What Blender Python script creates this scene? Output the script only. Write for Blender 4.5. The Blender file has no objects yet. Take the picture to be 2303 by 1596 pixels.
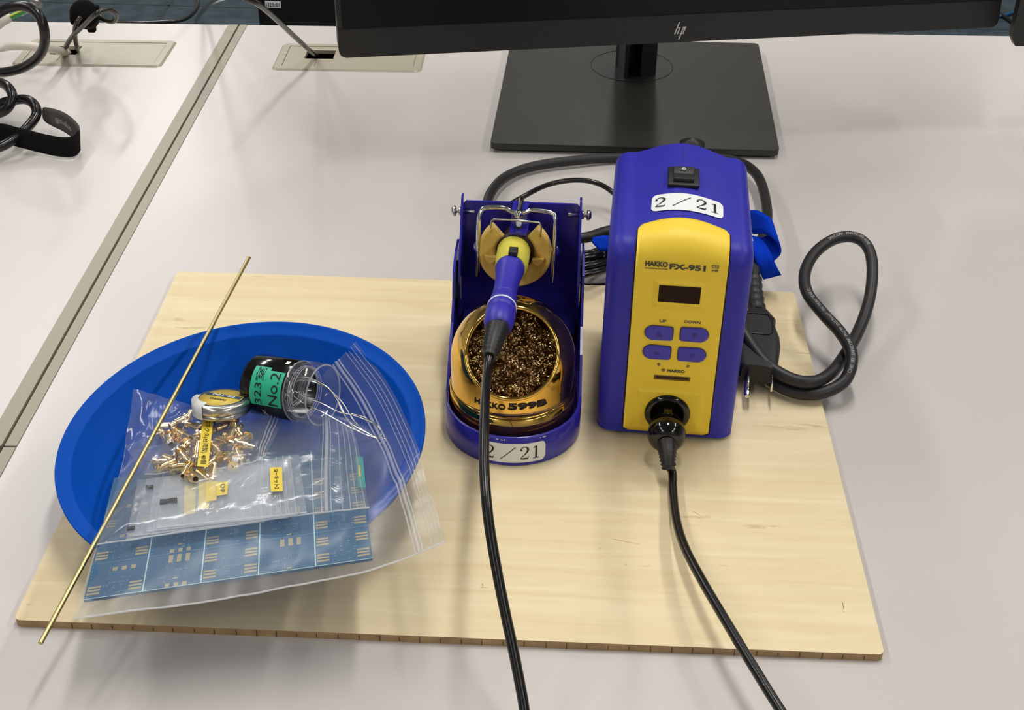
import bpy, math, random
from mathutils import Vector, Matrix, noise
random.seed(7)
C = bpy.context.scene.collection
sc = bpy.context.scene

# ------------------------------------------------------------------ camera
CAM = Vector((0.27088, -0.49770, 0.51679))
R0 = Vector((0.99909926, 0.03952509, 0.01544141))      # right
R2 = Vector((-0.02396317, 0.82583669, -0.56339997))    # forward
R1 = R2.cross(R0)                                      # down
FOC, W, H = 3069.36, 2303, 1596
cam = bpy.data.cameras.new('camera')
cam.sensor_width = 36.0
cam.lens = FOC / W * 36.0
cam.clip_start = 0.02
co = bpy.data.objects.new('camera', cam)
C.objects.link(co)
co.matrix_world = Matrix(((R0.x, -R1.x, -R2.x, CAM.x), (R0.y, -R1.y, -R2.y, CAM.y), (R0.z, -R1.z, -R2.z, CAM.z), (0, 0, 0, 1)))
sc.camera = co

# ------------------------------------------------------------------ world, exposure, lamps
sc.view_settings.view_transform = 'Standard'
sc.view_settings.look = 'None'
sc.view_settings.gamma = 1
sc.view_settings.use_curve_mapping = False
sc.view_settings.exposure = 0.0
try:
    sc.cycles.transparent_max_bounces = 32
    sc.cycles.max_bounces = 10
except Exception:
    pass
wd = bpy.data.worlds.new('world')
sc.world = wd
wd.use_nodes = True
wd.node_tree.nodes['Background'].inputs[0].default_value = (0.85, 0.92, 1.0, 1)
wd.node_tree.nodes['Background'].inputs[1].default_value = 0.2

ZD = -0.0048          # desk top (board top is z = 0)
ZF = -0.7245          # floor
ZC = 1.98             # ceiling
LAMPS = [(-1.25, -0.9, 15), (-1.25, 0.9, 25), (-1.25, 2.7, 38), (-1.25, 4.5, 42),
         (0.45, 0.75, 34), (0.45, 3.0, 16),
         (2.0, -0.9, 16), (2.0, 0.9, 32), (2.0, 2.7, 20), (2.0, 4.5, 12),
         (-1.25, -2.4, 26), (2.0, -2.4, 30)]  # last pair: fill lights added behind the camera to brighten front-facing surfaces
for (lx, ly, pw) in LAMPS:
    l = bpy.data.lights.new('ceiling_and_fill_light', 'AREA')
    l.shape = 'RECTANGLE'
    l.size = 0.16
    l.size_y = 1.2
    l.energy = pw * 0.565
    l.color = (1.0, 0.975, 0.935)
    o = bpy.data.objects.new('ceiling_and_fill_light', l)
    C.objects.link(o)
    o.location = (lx, ly, ZC - 0.075)

# ------------------------------------------------------------------ points along the sight lines (measured positions)
def ray(px, py):
    return R0 * ((px - W / 2) / FOC) + R1 * ((py - H / 2) / FOC) + R2
def at(px, py, z=0.0):
    d = ray(px, py)
    return CAM + d * ((z - CAM.z) / d.z)
def aty(px, py, y):
    d = ray(px, py)
    return CAM + d * ((y - CAM.y) / d.y)
def dep(px, py, t):
    return CAM + ray(px, py) * t

# ------------------------------------------------------------------ materials
def srgb(r, g, b):
    f = lambda c: ((c / 255.0) / 12.92) if c <= 10 else (((c / 255.0) + 0.055) / 1.055) ** 2.4
    return (f(r), f(g), f(b), 1)
MATS = {}
def mat(name, col, rough=0.5, metal=0.0, spec=0.5, bump=0.0, bscale=200.0, var=0.0, vscale=20.0, coat=0.0, stretch=None, ior=None, trans=0.0, alpha=1.0):
    if name in MATS:
        return MATS[name]
    m = bpy.data.materials.new(name)
    m.use_nodes = True
    nt = m.node_tree
    b = nt.nodes['Principled BSDF']
    b.inputs['Base Color'].default_value = col
    b.inputs['Roughness'].default_value = rough
    b.inputs['Metallic'].default_value = metal
    b.inputs['Specular IOR Level'].default_value = spec
    b.inputs['Coat Weight'].default_value = coat
    b.inputs['Transmission Weight'].default_value = trans
    b.inputs['Alpha'].default_value = alpha
    if ior: b.inputs['IOR'].default_value = ior
    tc = nt.nodes.new('ShaderNodeTexCoord')
    mp = nt.nodes.new('ShaderNodeMapping')
    nt.links.new(tc.outputs['Object'], mp.inputs['Vector'])
    if stretch: mp.inputs['Scale'].default_value = stretch
    if var > 0:
        n = nt.nodes.new('ShaderNodeTexNoise')
        n.inputs['Scale'].default_value = vscale
        n.inputs['Detail'].default_value = 5
        nt.links.new(mp.outputs[0], n.inputs['Vector'])
        r = nt.nodes.new('ShaderNodeValToRGB')
        r.color_ramp.elements[0].position = 0.3
        r.color_ramp.elements[1].position = 0.7
        r.color_ramp.elements[0].color = (col[0] * (1 - var), col[1] * (1 - var), col[2] * (1 - var), 1)
        r.color_ramp.elements[1].color = (min(1, col[0] * (1 + var)), min(1, col[1] * (1 + var)), min(1, col[2] * (1 + var)), 1)
        nt.links.new(n.outputs['Fac'], r.inputs[0])
        nt.links.new(r.outputs[0], b.inputs['Base Color'])
    if bump > 0:
        n2 = nt.nodes.new('ShaderNodeTexNoise')
        n2.inputs['Scale'].default_value = bscale
        n2.inputs['Detail'].default_value = 3
        nt.links.new(mp.outputs[0], n2.inputs['Vector'])
        bp = nt.nodes.new('ShaderNodeBump')
        bp.inputs['Strength'].default_value = bump
        bp.inputs['Distance'].default_value = 0.001
        nt.links.new(n2.outputs['Fac'], bp.inputs['Height'])
        nt.links.new(bp.outputs[0], b.inputs['Normal'])
    MATS[name] = m
    return m

def film(name, haze=0.08, gloss=0.12, rough=0.12, col=(0.93, 0.94, 0.97, 1), bscale=45, bump=0.35):
    m = bpy.data.materials.new(name)
    m.use_nodes = True
    nt = m.node_tree
    nt.nodes.remove(nt.nodes['Principled BSDF'])
    out = nt.nodes['Material Output']
    tr = nt.nodes.new('ShaderNodeBsdfTransparent')
    gl = nt.nodes.new('ShaderNodeBsdfGlossy')
    gl.inputs['Roughness'].default_value = rough
    df = nt.nodes.new('ShaderNodeBsdfDiffuse')
    df.inputs['Color'].default_value = col
    tl = nt.nodes.new('ShaderNodeBsdfTranslucent')
    tl.inputs['Color'].default_value = col
    mx = nt.nodes.new('ShaderNodeMixShader')
    mx.inputs[0].default_value = 0.5
    nt.links.new(df.outputs[0], mx.inputs[1]); nt.links.new(tl.outputs[0], mx.inputs[2])
    fr = nt.nodes.new('ShaderNodeLayerWeight')          # facing: same on both sides of the thin film
    pw = nt.nodes.new('ShaderNodeMath'); pw.operation = 'POWER'
    nt.links.new(fr.outputs['Facing'], pw.inputs[0]); pw.inputs[1].default_value = 4.5
    mul = nt.nodes.new('ShaderNodeMath'); mul.operation = 'MULTIPLY_ADD'
    mul.inputs[1].default_value = 0.8
    mul.inputs[2].default_value = 0.015 + gloss * 0.03
    nt.links.new(pw.outputs[0], mul.inputs[0])
    m1 = nt.nodes.new('ShaderNodeMixShader')
    nt.links.new(mul.outputs[0], m1.inputs[0])
    nt.links.new(tr.outputs[0], m1.inputs[1]); nt.links.new(gl.outputs[0], m1.inputs[2])
    m2 = nt.nodes.new('ShaderNodeMixShader')
    m2.inputs[0].default_value = haze
    nt.links.new(m1.outputs[0], m2.inputs[1]); nt.links.new(mx.outputs[0], m2.inputs[2])
    nt.links.new(m2.outputs[0], out.inputs['Surface'])
    tc = nt.nodes.new('ShaderNodeTexCoord')
    n2 = nt.nodes.new('ShaderNodeTexNoise')
    n2.inputs['Scale'].default_value = bscale
    n2.inputs['Detail'].default_value = 4
    n2.inputs['Distortion'].default_value = 1.0
    nt.links.new(tc.outputs['Object'], n2.inputs['Vector'])
    bp = nt.nodes.new('ShaderNodeBump')
    bp.inputs['Strength'].default_value = bump
    bp.inputs['Distance'].default_value = 0.004
    nt.links.new(n2.outputs['Fac'], bp.inputs['Height'])
    nt.links.new(bp.outputs[0], gl.inputs['Normal'])
    nt.links.new(bp.outputs[0], fr.inputs['Normal'])
    return m

M_desk = mat('desk_laminate', srgb(205, 199, 195), 0.30, spec=0.35, bump=0.03, bscale=1800, var=0.02, vscale=5)
M_trim = mat('beige_trim', srgb(158, 150, 133), 0.42, bump=0.05, bscale=1500)
M_plate = mat('beige_plastic', srgb(172, 165, 146), 0.36, bump=0.04, bscale=1500)
M_hole = mat('dark_recess', srgb(38, 24, 22), 0.8)
M_carpet = mat('carpet', srgb(68, 79, 86), 0.95, spec=0.1, bump=0.6, bscale=700, var=0.25, vscale=25)
M_wall = mat('painted_wall', srgb(205, 203, 198), 0.8)
M_ceil = mat('ceiling_board', srgb(220, 220, 216), 0.9)
M_blackpl = mat('black_matte_plastic', srgb(33, 32, 31), 0.45, bump=0.15, bscale=2500)
M_base = mat('monitor_base_black', srgb(42, 41, 38), 0.38, bump=0.12, bscale=2500)
M_screen = mat('screen_black', srgb(12, 12, 16), 0.35, spec=0.3)
M_rubber = mat('black_rubber', srgb(33, 32, 32), 0.48, bump=0.05, bscale=900)
M_cable = mat('black_cable', srgb(16, 15, 15), 0.28, spec=0.5)
M_glossblack = mat('gloss_black', srgb(12, 11, 9), 0.12, spec=0.6)
M_blue = mat('station_blue', srgb(50, 48, 166), 0.42, spec=0.3, bump=0.10, bscale=1500, var=0.06, vscale=30)
M_yel = mat('station_yellow', srgb(250, 214, 58), 0.45, bump=0.15, bscale=2200)
M_btn = mat('button_blue', srgb(68, 62, 178), 0.5)
M_btn2 = mat('button_symbol', srgb(50, 44, 140), 0.5)
M_disp = mat('display_window', srgb(40, 22, 12), 0.35, spec=0.15)
M_ink = mat('black_ink', srgb(20, 18, 18), 0.6)
M_greyink = mat('dark_grey_ink', srgb(62, 62, 62), 0.5)
M_white = mat('white_label', srgb(238, 240, 240), 0.5)
M_greylabel = mat('off_white_label', srgb(232, 234, 232), 0.5)
M_navy = mat('navy_painted_steel', srgb(48, 44, 158), 0.22, spec=0.5, coat=0.3)
M_chrome = mat('chrome', (0.75, 0.74, 0.72, 1), 0.12, metal=1)
M_steel = mat('steel', (0.6, 0.58, 0.55, 1), 0.28, metal=1)
M_gold = mat('gold_dome', (0.88, 0.55, 0.13, 1), 0.07, metal=1)
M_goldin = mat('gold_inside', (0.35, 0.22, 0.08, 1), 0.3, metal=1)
M_wool = mat('brass_wool', (0.62, 0.44, 0.23, 1), 0.2, metal=1)
M_brass = mat('brass_rod', (0.52, 0.44, 0.20, 1), 0.28, metal=1)
M_conn = mat('gold_plating', (1.0, 0.78, 0.45, 1), 0.22, metal=1)
M_holder = mat('orange_resin', srgb(254, 212, 118), 0.55, bump=0.2, bscale=700, var=0.12, vscale=60)
M_grip = mat('yellow_rubber', srgb(214, 202, 74), 0.75)
M_handle = mat('handle_blue', srgb(50, 44, 172), 0.45)
M_darkring = mat('dark_brown_rubber', srgb(40, 12, 10), 0.6)
M_bowl = mat('bowl_blue', srgb(0, 76, 180), 0.5, spec=0.08, bump=0.03, bscale=300, var=0.03, vscale=15)
M_pcb = mat('pcb_blue', srgb(0, 82, 124), 0.4, var=0.08, vscale=30)
M_pad = mat('pcb_pad', srgb(158, 150, 124), 0.4)
M_silk = mat('pcb_silk', srgb(120, 160, 185), 0.5)
M_vcut = mat('pcb_cut', srgb(175, 214, 220), 0.5)
M_teal = mat('pcb_green', srgb(30, 150, 140), 0.4)
M_ylab = mat('yellow_tape', srgb(236, 208, 60), 0.5)
M_green = mat('green_tape', srgb(38, 186, 148), 0.45)
M_velcro = mat('blue_velcro', srgb(8, 62, 205), 0.95, spec=0.1, bump=0.8, bscale=1500)
M_bvelcro = mat('black_velcro', srgb(24, 24, 23), 0.95, spec=0.1, bump=0.8, bscale=1500)
M_gvelcro = mat('grey_velcro', srgb(72, 70, 68), 0.8, bump=0.4, bscale=900)
M_gtext = mat('light_grey_print', srgb(165, 163, 160), 0.6)
M_whitecable = mat('white_cable', srgb(214, 206, 194), 0.4)
M_greycable = mat('smoky_cable', srgb(42, 38, 36), 0.15, spec=0.7)
M_greenwire = mat('green_wire', srgb(62, 160, 84), 0.4)
M_yellowwire = mat('yellow_wire', srgb(190, 190, 60), 0.4)
M_bluecable = mat('blue_cable', srgb(30, 84, 130), 0.5)
M_clear = film('clear_tube', haze=0.03, gloss=0.5, rough=0.04, bump=0.0)
M_film = film('clear_film', haze=0.075, gloss=0.2, rough=0.24, bscale=12, bump=0.10, col=(0.66, 0.67, 0.72, 1))
M_film2 = film('inner_film', haze=0.10, gloss=0.6, rough=0.14, bscale=30, bump=0.25, col=(0.7, 0.74, 0.82, 1))
M_frost = film('frosted_film', haze=0.08, gloss=0.1, rough=0.35, col=(0.80, 0.86, 0.94, 1))
M_rib = film('zipper_film', haze=0.32, gloss=1.2, rough=0.10, bump=0.1)
M_seal = film('sealed_edge', haze=0.6, gloss=1.0, rough=0.15, bump=0.1)
M_tape = mat('white_tape', srgb(225, 226, 226), 0.6)
M_tinblue = mat('tin_print_blue', srgb(22, 62, 92), 0.4)
M_tinyel = mat('tin_print_yellow', srgb(222, 192, 70), 0.4)

def wood():
    m = bpy.data.materials.new('plywood')
    m.use_nodes = True
    nt = m.node_tree; b = nt.nodes['Principled BSDF']
    b.inputs['Roughness'].default_value = 0.5
    b.inputs['Specular IOR Level'].default_value = 0.3
    tc = nt.nodes.new('ShaderNodeTexCoord')
    mp = nt.nodes.new('ShaderNodeMapping'); mp.inputs['Scale'].default_value = (3.5, 45, 45)
    nt.links.new(tc.outputs['Object'], mp.inputs['Vector'])
    n = nt.nodes.new('ShaderNodeTexNoise'); n.inputs['Scale'].default_value = 2.2; n.inputs['Detail'].default_value = 8; n.inputs['Distortion'].default_value = 0.8
    nt.links.new(mp.outputs[0], n.inputs['Vector'])
    r = nt.nodes.new('ShaderNodeValToRGB')
    r.color_ramp.elements[0].position = 0.25; r.color_ramp.elements[0].color = srgb(226, 204, 160)
    r.color_ramp.elements[1].position = 0.7; r.color_ramp.elements[1].color = srgb(240, 223, 184)
    nt.links.new(n.outputs['Fac'], r.inputs[0])
    # sparse darker scratches and stains
    mp2 = nt.nodes.new('ShaderNodeMapping'); mp2.inputs['Scale'].default_value = (14, 60, 60)
    nt.links.new(tc.outputs['Object'], mp2.inputs['Vector'])
    n2 = nt.nodes.new('ShaderNodeTexNoise'); n2.inputs['Scale'].default_value = 1.6; n2.inputs['Detail'].default_value = 4
    nt.links.new(mp2.outputs[0], n2.inputs['Vector'])
    r2 = nt.nodes.new('ShaderNodeValToRGB')
    r2.color_ramp.elements[0].position = 0.24; r2.color_ramp.elements[0].color = (1, 1, 1, 1)
    r2.color_ramp.elements[1].position = 0.31; r2.color_ramp.elements[1].color = (0, 0, 0, 1)
    nt.links.new(n2.outputs['Fac'], r2.inputs[0])
    mx = nt.nodes.new('ShaderNodeMixRGB'); mx.inputs[2].default_value = srgb(200, 176, 134)
    nt.links.new(r2.outputs[0], mx.inputs[0]); nt.links.new(r.outputs[0], mx.inputs[1])
    nt.links.new(mx.outputs[0], b.inputs['Base Color'])
    bp = nt.nodes.new('ShaderNodeBump'); bp.inputs['Strength'].default_value = 0.12; bp.inputs['Distance'].default_value = 0.001
    nt.links.new(n.outputs['Fac'], bp.inputs['Height']); nt.links.new(bp.outputs[0], b.inputs['Normal'])
    return m
M_wood = wood()
M_woodedge = mat('plywood_edge', srgb(168, 138, 100), 0.7, bump=0.4, bscale=400, var=0.2, vscale=80)
M_woodtick = mat('plywood_core_gap', srgb(84, 58, 40), 0.8)

# ------------------------------------------------------------------ mesh builder
class MB:
    def __init__(s):
        s.v = []; s.f = []; s.m = []; s.mats = []; s.sm = []
    def mi(s, m):
        if m not in s.mats: s.mats.append(m)
        return s.mats.index(m)
    def add(s, vs, fs, m, smooth=True):
        o = len(s.v); i = s.mi(m)
        s.v += [Vector(v) for v in vs]
        for f in fs:
            s.f.append([o + k for k in f]); s.m.append(i); s.sm.append(smooth)
        return s
    def box(s, c, d, m, rot=None, bev=0.0):
        c = Vector(c); dx, dy, dz = d[0] / 2, d[1] / 2, d[2] / 2
        if bev <= 0:
            vs = [Vector((x, y, z)) for x in (-dx, dx) for y in (-dy, dy) for z in (-dz, dz)]
            fs = [(0, 1, 3, 2), (4, 6, 7, 5), (0, 4, 5, 1), (2, 3, 7, 6), (0, 2, 6, 4), (1, 5, 7, 3)]
            sm = False
        else:
            vs, fs = rbox(d, bev, 3)
            sm = True
        if rot: vs = [rot @ v for v in vs]
        return s.add([v + c for v in vs], fs, m, sm)
    def grid(s, rows, m, closeu=False, closev=False, smooth=True):
        nu, nv = len(rows), len(rows[0])
        vs = [p for r in rows for p in r]
        fs = []
        for i in range(nu if closeu else nu - 1):
            for j in range(nv if closev else nv - 1):
                a, b_ = i, (i + 1) % nu; c, d = j, (j + 1) % nv
                fs.append((a * nv + c, b_ * nv + c, b_ * nv + d, a * nv + d))
        return s.add(vs, fs, m, smooth)
    def tube(s, pts, r, m, n=12, closed=False, caps=True, twist=0):
        pts = [Vector(p) for p in pts]; N = len(pts)
        rr = r if isinstance(r, (list, tuple)) else [r] * N
        rows = []; prev = None
        for i in range(N):
            a = pts[(i - 1) % N] if (closed or i > 0) else pts[i]
            b_ = pts[(i + 1) % N] if (closed or i < N - 1) else pts[i]
            t = (b_ - a).normalized()
            if prev is None:
                up = Vector((0, 0, 1)) if abs(t.z) < 0.9 else Vector((0, 1, 0))
                e1 = t.cross(up).normalized()
            else:
                e1 = (prev - t * prev.dot(t)).normalized()
            e2 = t.cross(e1); prev = e1
            rows.append([pts[i] + (e1 * math.cos(2 * math.pi * k / n) + e2 * math.sin(2 * math.pi * k / n)) * rr[i] for k in range(n)])
        s.grid(rows, m, closeu=closed, closev=True)
        if caps and not closed:
            o = len(s.v)
            s.add(rows[0], [tuple(range(n))], m, False); s.add(rows[-1], [tuple(reversed(range(n)))], m, False)
        return s
    def lathe(s, prof, c, ax, m, n=48, smooth=True):
        # prof: (radius, height along axis)
        ax = Vector(ax).normalized(); c = Vector(c)
        up = Vector((0, 0, 1)) if abs(ax.z) < 0.9 else Vector((0, 1, 0))
        e1 = ax.cross(up).normalized(); e2 = ax.cross(e1)
        rows = [[c + ax * h + (e1 * math.cos(2 * math.pi * k / n) + e2 * math.sin(2 * math.pi * k / n)) * r for k in range(n)] for (r, h) in prof]
        return s.grid(rows, m, closev=True, smooth=smooth)
    def prism(s, poly, h0, h1, m, fr=None, smooth=False):
        # poly in (u,v); fr = function (u,v,h) -> Vector
        fr = fr or (lambda u, v, h: Vector((u, v, h)))
        n = len(poly)
        vs = [fr(u, v, h0) for u, v in poly] + [fr(u, v, h1) for u, v in poly]
        s.add(vs, [(i, (i + 1) % n, n + (i + 1) % n, n + i) for i in range(n)], m, smooth)
        s.add([fr(u, v, h1) for u, v in poly], [tuple(range(n))], m, False)
        s.add([fr(u, v, h0) for u, v in poly], [tuple(reversed(range(n)))], m, False)
        return s
    def build(s, name, parent=None, base=None, bevel=0.0, autos=True):
        me = bpy.data.meshes.new(name)
        L = Vector((0, 0, 0))
        if parent is not None:
            p = parent
            while p is not None:
                L += p.location; p = p.parent
        if base is not None: off = L + (Vector(base) - L)
        else: off = L
        me.from_pydata([tuple(v - off) for v in s.v], [], s.f)
        for m in s.mats: me.materials.append(m)
        me.polygons.foreach_set('material_index', s.m)
        me.polygons.foreach_set('use_smooth', s.sm)
        me.update()
        o = bpy.data.objects.new(name, me); C.objects.link(o)
        if parent is not None: o.parent = parent
        o.location = off - L
        if bevel > 0:
            b = o.modifiers.new('bevel', 'BEVEL'); b.width = bevel; b.segments = 2; b.limit_method = 'ANGLE'; b.angle_limit = math.radians(40)
        return o

def rbox(d, r, n):
    """rounded box vertices/faces, centred"""
    hx, hy, hz = d[0] / 2, d[1] / 2, d[2] / 2
    r = min(r, hx, hy, hz)
    def ticks(h):
        a = [-h + r * (1 - math.cos(math.pi / 2 * k / n)) for k in range(n + 1)]
        return a + [-t for t in reversed(a)]
    tx, ty, tz = ticks(hx), ticks(hy), ticks(hz)
    idx = {}; vs = []; fs = []
    def pt(x, y, z):
        key = (round(x, 7), round(y, 7), round(z, 7))
        if key not in idx:
            p = Vector((x, y, z))
            q = Vector((max(-hx + r, min(hx - r, x)), max(-hy + r, min(hy - r, y)), max(-hz + r, min(hz - r, z))))
            dlt = p - q
            if dlt.length > 1e-9: p = q + dlt.normalized() * r
            idx[key] = len(vs); vs.append(p)
        return idx[key]
    def face(A, B, f):
        for i in range(len(A) - 1):
            for j in range(len(B) - 1):
                q = [pt(*f(A[i], B[j])), pt(*f(A[i + 1], B[j])), pt(*f(A[i + 1], B[j + 1])), pt(*f(A[i], B[j + 1]))]
                if len(set(q)) == 4: fs.append(q)
    face(tx, ty, lambda a, b: (a, b, hz)); face(ty, tx, lambda a, b: (b, a, -hz))
    face(tz, tx, lambda a, b: (b, -hy, a)) ; face(tx, tz, lambda a, b: (a, hy, b))
    face(ty, tz, lambda a, b: (hx, a, b)); face(tz, ty, lambda a, b: (-hx, b, a))
    return vs, fs

def crv(pts, n=8, closed=False):
    """Catmull-Rom through points"""
    pts = [Vector(p) for p in pts]; N = len(pts); out = []
    rng = range(N) if closed else range(N - 1)
    for i in rng:
        if closed: p0, p1, p2, p3 = pts[(i - 1) % N], pts[i], pts[(i + 1) % N], pts[(i + 2) % N]
        else: p0, p1, p2, p3 = pts[max(0, i - 1)], pts[i], pts[i + 1], pts[min(N - 1, i + 2)]
        for k in range(n):
            t = k / n
            out.append(0.5 * ((2 * p1) + (p2 - p0) * t + (2 * p0 - 5 * p1 + 4 * p2 - p3) * t * t + (3 * p1 - p0 - 3 * p2 + p3) * t ** 3))
    if not closed: out.append(pts[-1].copy())
    return out

def text_geo(s, size=1.0, bold=0.0, sx=1.0, align='CENTER', depth=0.0, res=4):
    cu = bpy.data.curves.new('lettering', 'FONT')
    cu.body = s; cu.size = size; cu.offset = bold; cu.extrude = depth; cu.align_x = align; cu.align_y = 'CENTER'
    cu.resolution_u = res
    o = bpy.data.objects.new('lettering', cu); C.objects.link(o)
    bpy.context.view_layer.update()
    dg = bpy.context.evaluated_depsgraph_get()
    me = o.evaluated_get(dg).to_mesh()
    vs = [(v.co.x * sx, v.co.y) for v in me.vertices]
    fs = [tuple(p.vertices) for p in me.polygons]
    o.evaluated_get(dg).to_mesh_clear()
    bpy.data.objects.remove(o); bpy.data.curves.remove(cu)
    return vs, fs
def put_text(mb, s, m, fr, h, bold=0.0, sx=1.0, align='CENTER', size=None, rot=0, width=None):
    """fr(u,v) -> Vector; h: cap height-ish size; width: fit to that width"""
    vs, fs = text_geo(s, 1.0, bold, 1.0, align)
    if not vs: return
    x0 = min(v[0] for v in vs); x1 = max(v[0] for v in vs); y0 = min(v[1] for v in vs); y1 = max(v[1] for v in vs)
    ky = h / (y1 - y0); kx = (width / (x1 - x0)) if width else ky * sx
    cx = (x0 + x1) / 2 if align == 'CENTER' else x0
    cy = (y0 + y1) / 2
    cr, sr = math.cos(rot), math.sin(rot)
    out = []
    for x, y in vs:
        a, b = (x - cx) * kx, (y - cy) * ky
        out.append(fr(a * cr - b * sr, a * sr + b * cr))
    mb.add(out, fs, m, False)

# serif digits drawn as thick/thin strokes (two, one, slash)
def stroke(mb, pts, ws, m, fr):
    rows = []
    if len(pts) < 6:
        P_, W_ = [], []
        for i in range(len(pts) - 1):
            for k in range(12):
                t = k / 12
                P_.append((pts[i][0] + (pts[i + 1][0] - pts[i][0]) * t, pts[i][1] + (pts[i + 1][1] - pts[i][1]) * t)); W_.append(ws[i] + (ws[i + 1] - ws[i]) * t)
        P_.append(pts[-1]); W_.append(ws[-1]); pts, ws = P_, W_
    for i, (p, w_) in enumerate(zip(pts, ws)):
        a = pts[max(0, i - 1)]; b = pts[min(len(pts) - 1, i + 1)]
        d = Vector((b[0] - a[0], b[1] - a[1])).normalized(); n = Vector((-d.y, d.x))
        rows.append([fr(p[0] + n.x * w_ / 2, p[1] + n.y * w_ / 2), fr(p[0] - n.x * w_ / 2, p[1] - n.y * w_ / 2)])
    mb.grid(rows, m, smooth=False)
def serif_221(mb, m, fr, h):
    def two(x0, k):
        P = crv([(x0 + .06, .74, 0), (x0 + .10, .88, 0), (x0 + .26, .99, 0), (x0 + .46, .90, 0), (x0 + .50, .72, 0), (x0 + .38, .48, 0), (x0 + .20, .28, 0), (x0 + .05, .08, 0)], 4)
        Wd = []
        for i in range(len(P)):
            t = i / (len(P) - 1)
            Wd.append(.05 + .09 * math.exp(-((t - .55) / .16) ** 2) if t > .1 else .09)
        stroke(mb, [(p.x * k, p.y * k) for p in P], [w_ * k for w_ in Wd], m, fr)
        stroke(mb, [(x0 * k + .04 * k, .05 * k), (x0 * k + .3 * k, .06 * k), ((x0 + .50) * k, .05 * k)], [.04 * k, .13 * k, .11 * k], m, fr)
        stroke(mb, [((x0 + .50) * k, .02 * k), ((x0 + .56) * k, .26 * k)], [.06 * k, .02 * k], m, fr)
        stroke(mb, [((x0 + .02) * k, .70 * k), ((x0 + .09) * k, .73 * k), ((x0 + .15) * k, .72 * k)], [.05 * k, .12 * k, .05 * k], m, fr)
    f0 = fr
    two(-1.75, h)
    stroke(mb, [(-.78 * h, .0), (.18 * h, .98 * h)], [.05 * h, .05 * h], m, fr)
    two(.48, h)
    stroke(mb, [(1.52 * h, .03 * h), (1.52 * h, .98 * h)], [.13 * h, .12 * h], m, fr)
    stroke(mb, [(1.32 * h, .03 * h), (1.72 * h, .03 * h)], [.05 * h, .05 * h], m, fr)
    stroke(mb, [(1.33 * h, .85 * h), (1.50 * h, .95 * h)], [.05 * h, .08 * h], m, fr)

def rrect(x0, y0, x1, y1, r, n=5):
    p = []
    for cx, cy, a0 in ((x1 - r, y1 - r, 0), (x0 + r, y1 - r, 90), (x0 + r, y0 + r, 180), (x1 - r, y0 + r, 270)):
        for k in range(n + 1):
            a = math.radians(a0 + 90 * k / n)
            p.append((cx + r * math.cos(a), cy + r * math.sin(a)))
    return p
def sheet(mb, x0, y0, x1, y1, m, fr, r=0.0, nx=12, ny=6, sm=True):
    """flat (or mapped) rounded sheet as rows of quads"""
    rows = []
    for i in range(nx + 1):
        t = i / nx
        # denser near the ends for the round corners
        u = x0 + (x1 - x0) * t
        dx = min(u - x0, x1 - u)
        k = r - math.sqrt(max(0, r * r - (r - dx) ** 2)) if (r > 0 and dx < r) else 0.0
        rows.append([fr(u, (y0 + k) + (y1 - y0 - 2 * k) * j / ny) for j in range(ny + 1)])
    mb.grid(rows, m, smooth=sm)

# ------------------------------------------------------------------ things
def setp(o, label, cat, group=None, kind=None):
    if label: o['label'] = label
    if cat: o['category'] = cat
    if group: o['group'] = group
    if kind: o['kind'] = kind
    return o
def thing(name, loc, label, cat, group=None):
    o = bpy.data.objects.new(name, None); C.objects.link(o)
    o.location = loc; o.empty_display_size = 0.02
    return setp(o, label, cat, group)
def struct(o): o['kind'] = 'structure'; return o

# ================================================================== ROOM
def slab(name, c, d, m):
    b = MB(); b.box(c, d, m); return struct(b.build(name, base=c))
slab('floor', (0.6, 1.6, ZF - 0.05), (8.4, 9.4, 0.1), M_carpet)
slab('ceiling', (0.6, 1.6, ZC + 0.05), (8.4, 9.4, 0.1), M_ceil)
slab('wall_back', (0.6, 6.25, (ZF + ZC) / 2), (8.4, 0.1, ZC - ZF), M_wall)
slab('wall_front', (0.6, -3.05, (ZF + ZC) / 2), (8.4, 0.1, ZC - ZF), M_wall)
slab('wall_left', (-3.55, 1.6, (ZF + ZC) / 2), (0.1, 9.2, ZC - ZF), M_wall)
slab('wall_right', (4.75, 1.6, (ZF + ZC) / 2), (0.1, 9.2, ZC - ZF), M_wall)

# ================================================================== DESKS
EX = Vector((math.cos(math.radians(2.3)), math.sin(math.radians(2.3)), 0))
EY = Vector((-0.0079, 0.99997, 0)).normalized()
O = at(548, 55, ZD)                       # back corner where the two desks meet
P_seam = at(433, 243, ZD)                 # dark gap
# seam line through these
EY = (O - at(0, 1052, ZD)).normalized()
GAP = at(531, 84, ZD)
def D(u, v, z=ZD):
    p = Og + EX * u + EY * v
    return Vector((p.x, p.y, z))
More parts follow.
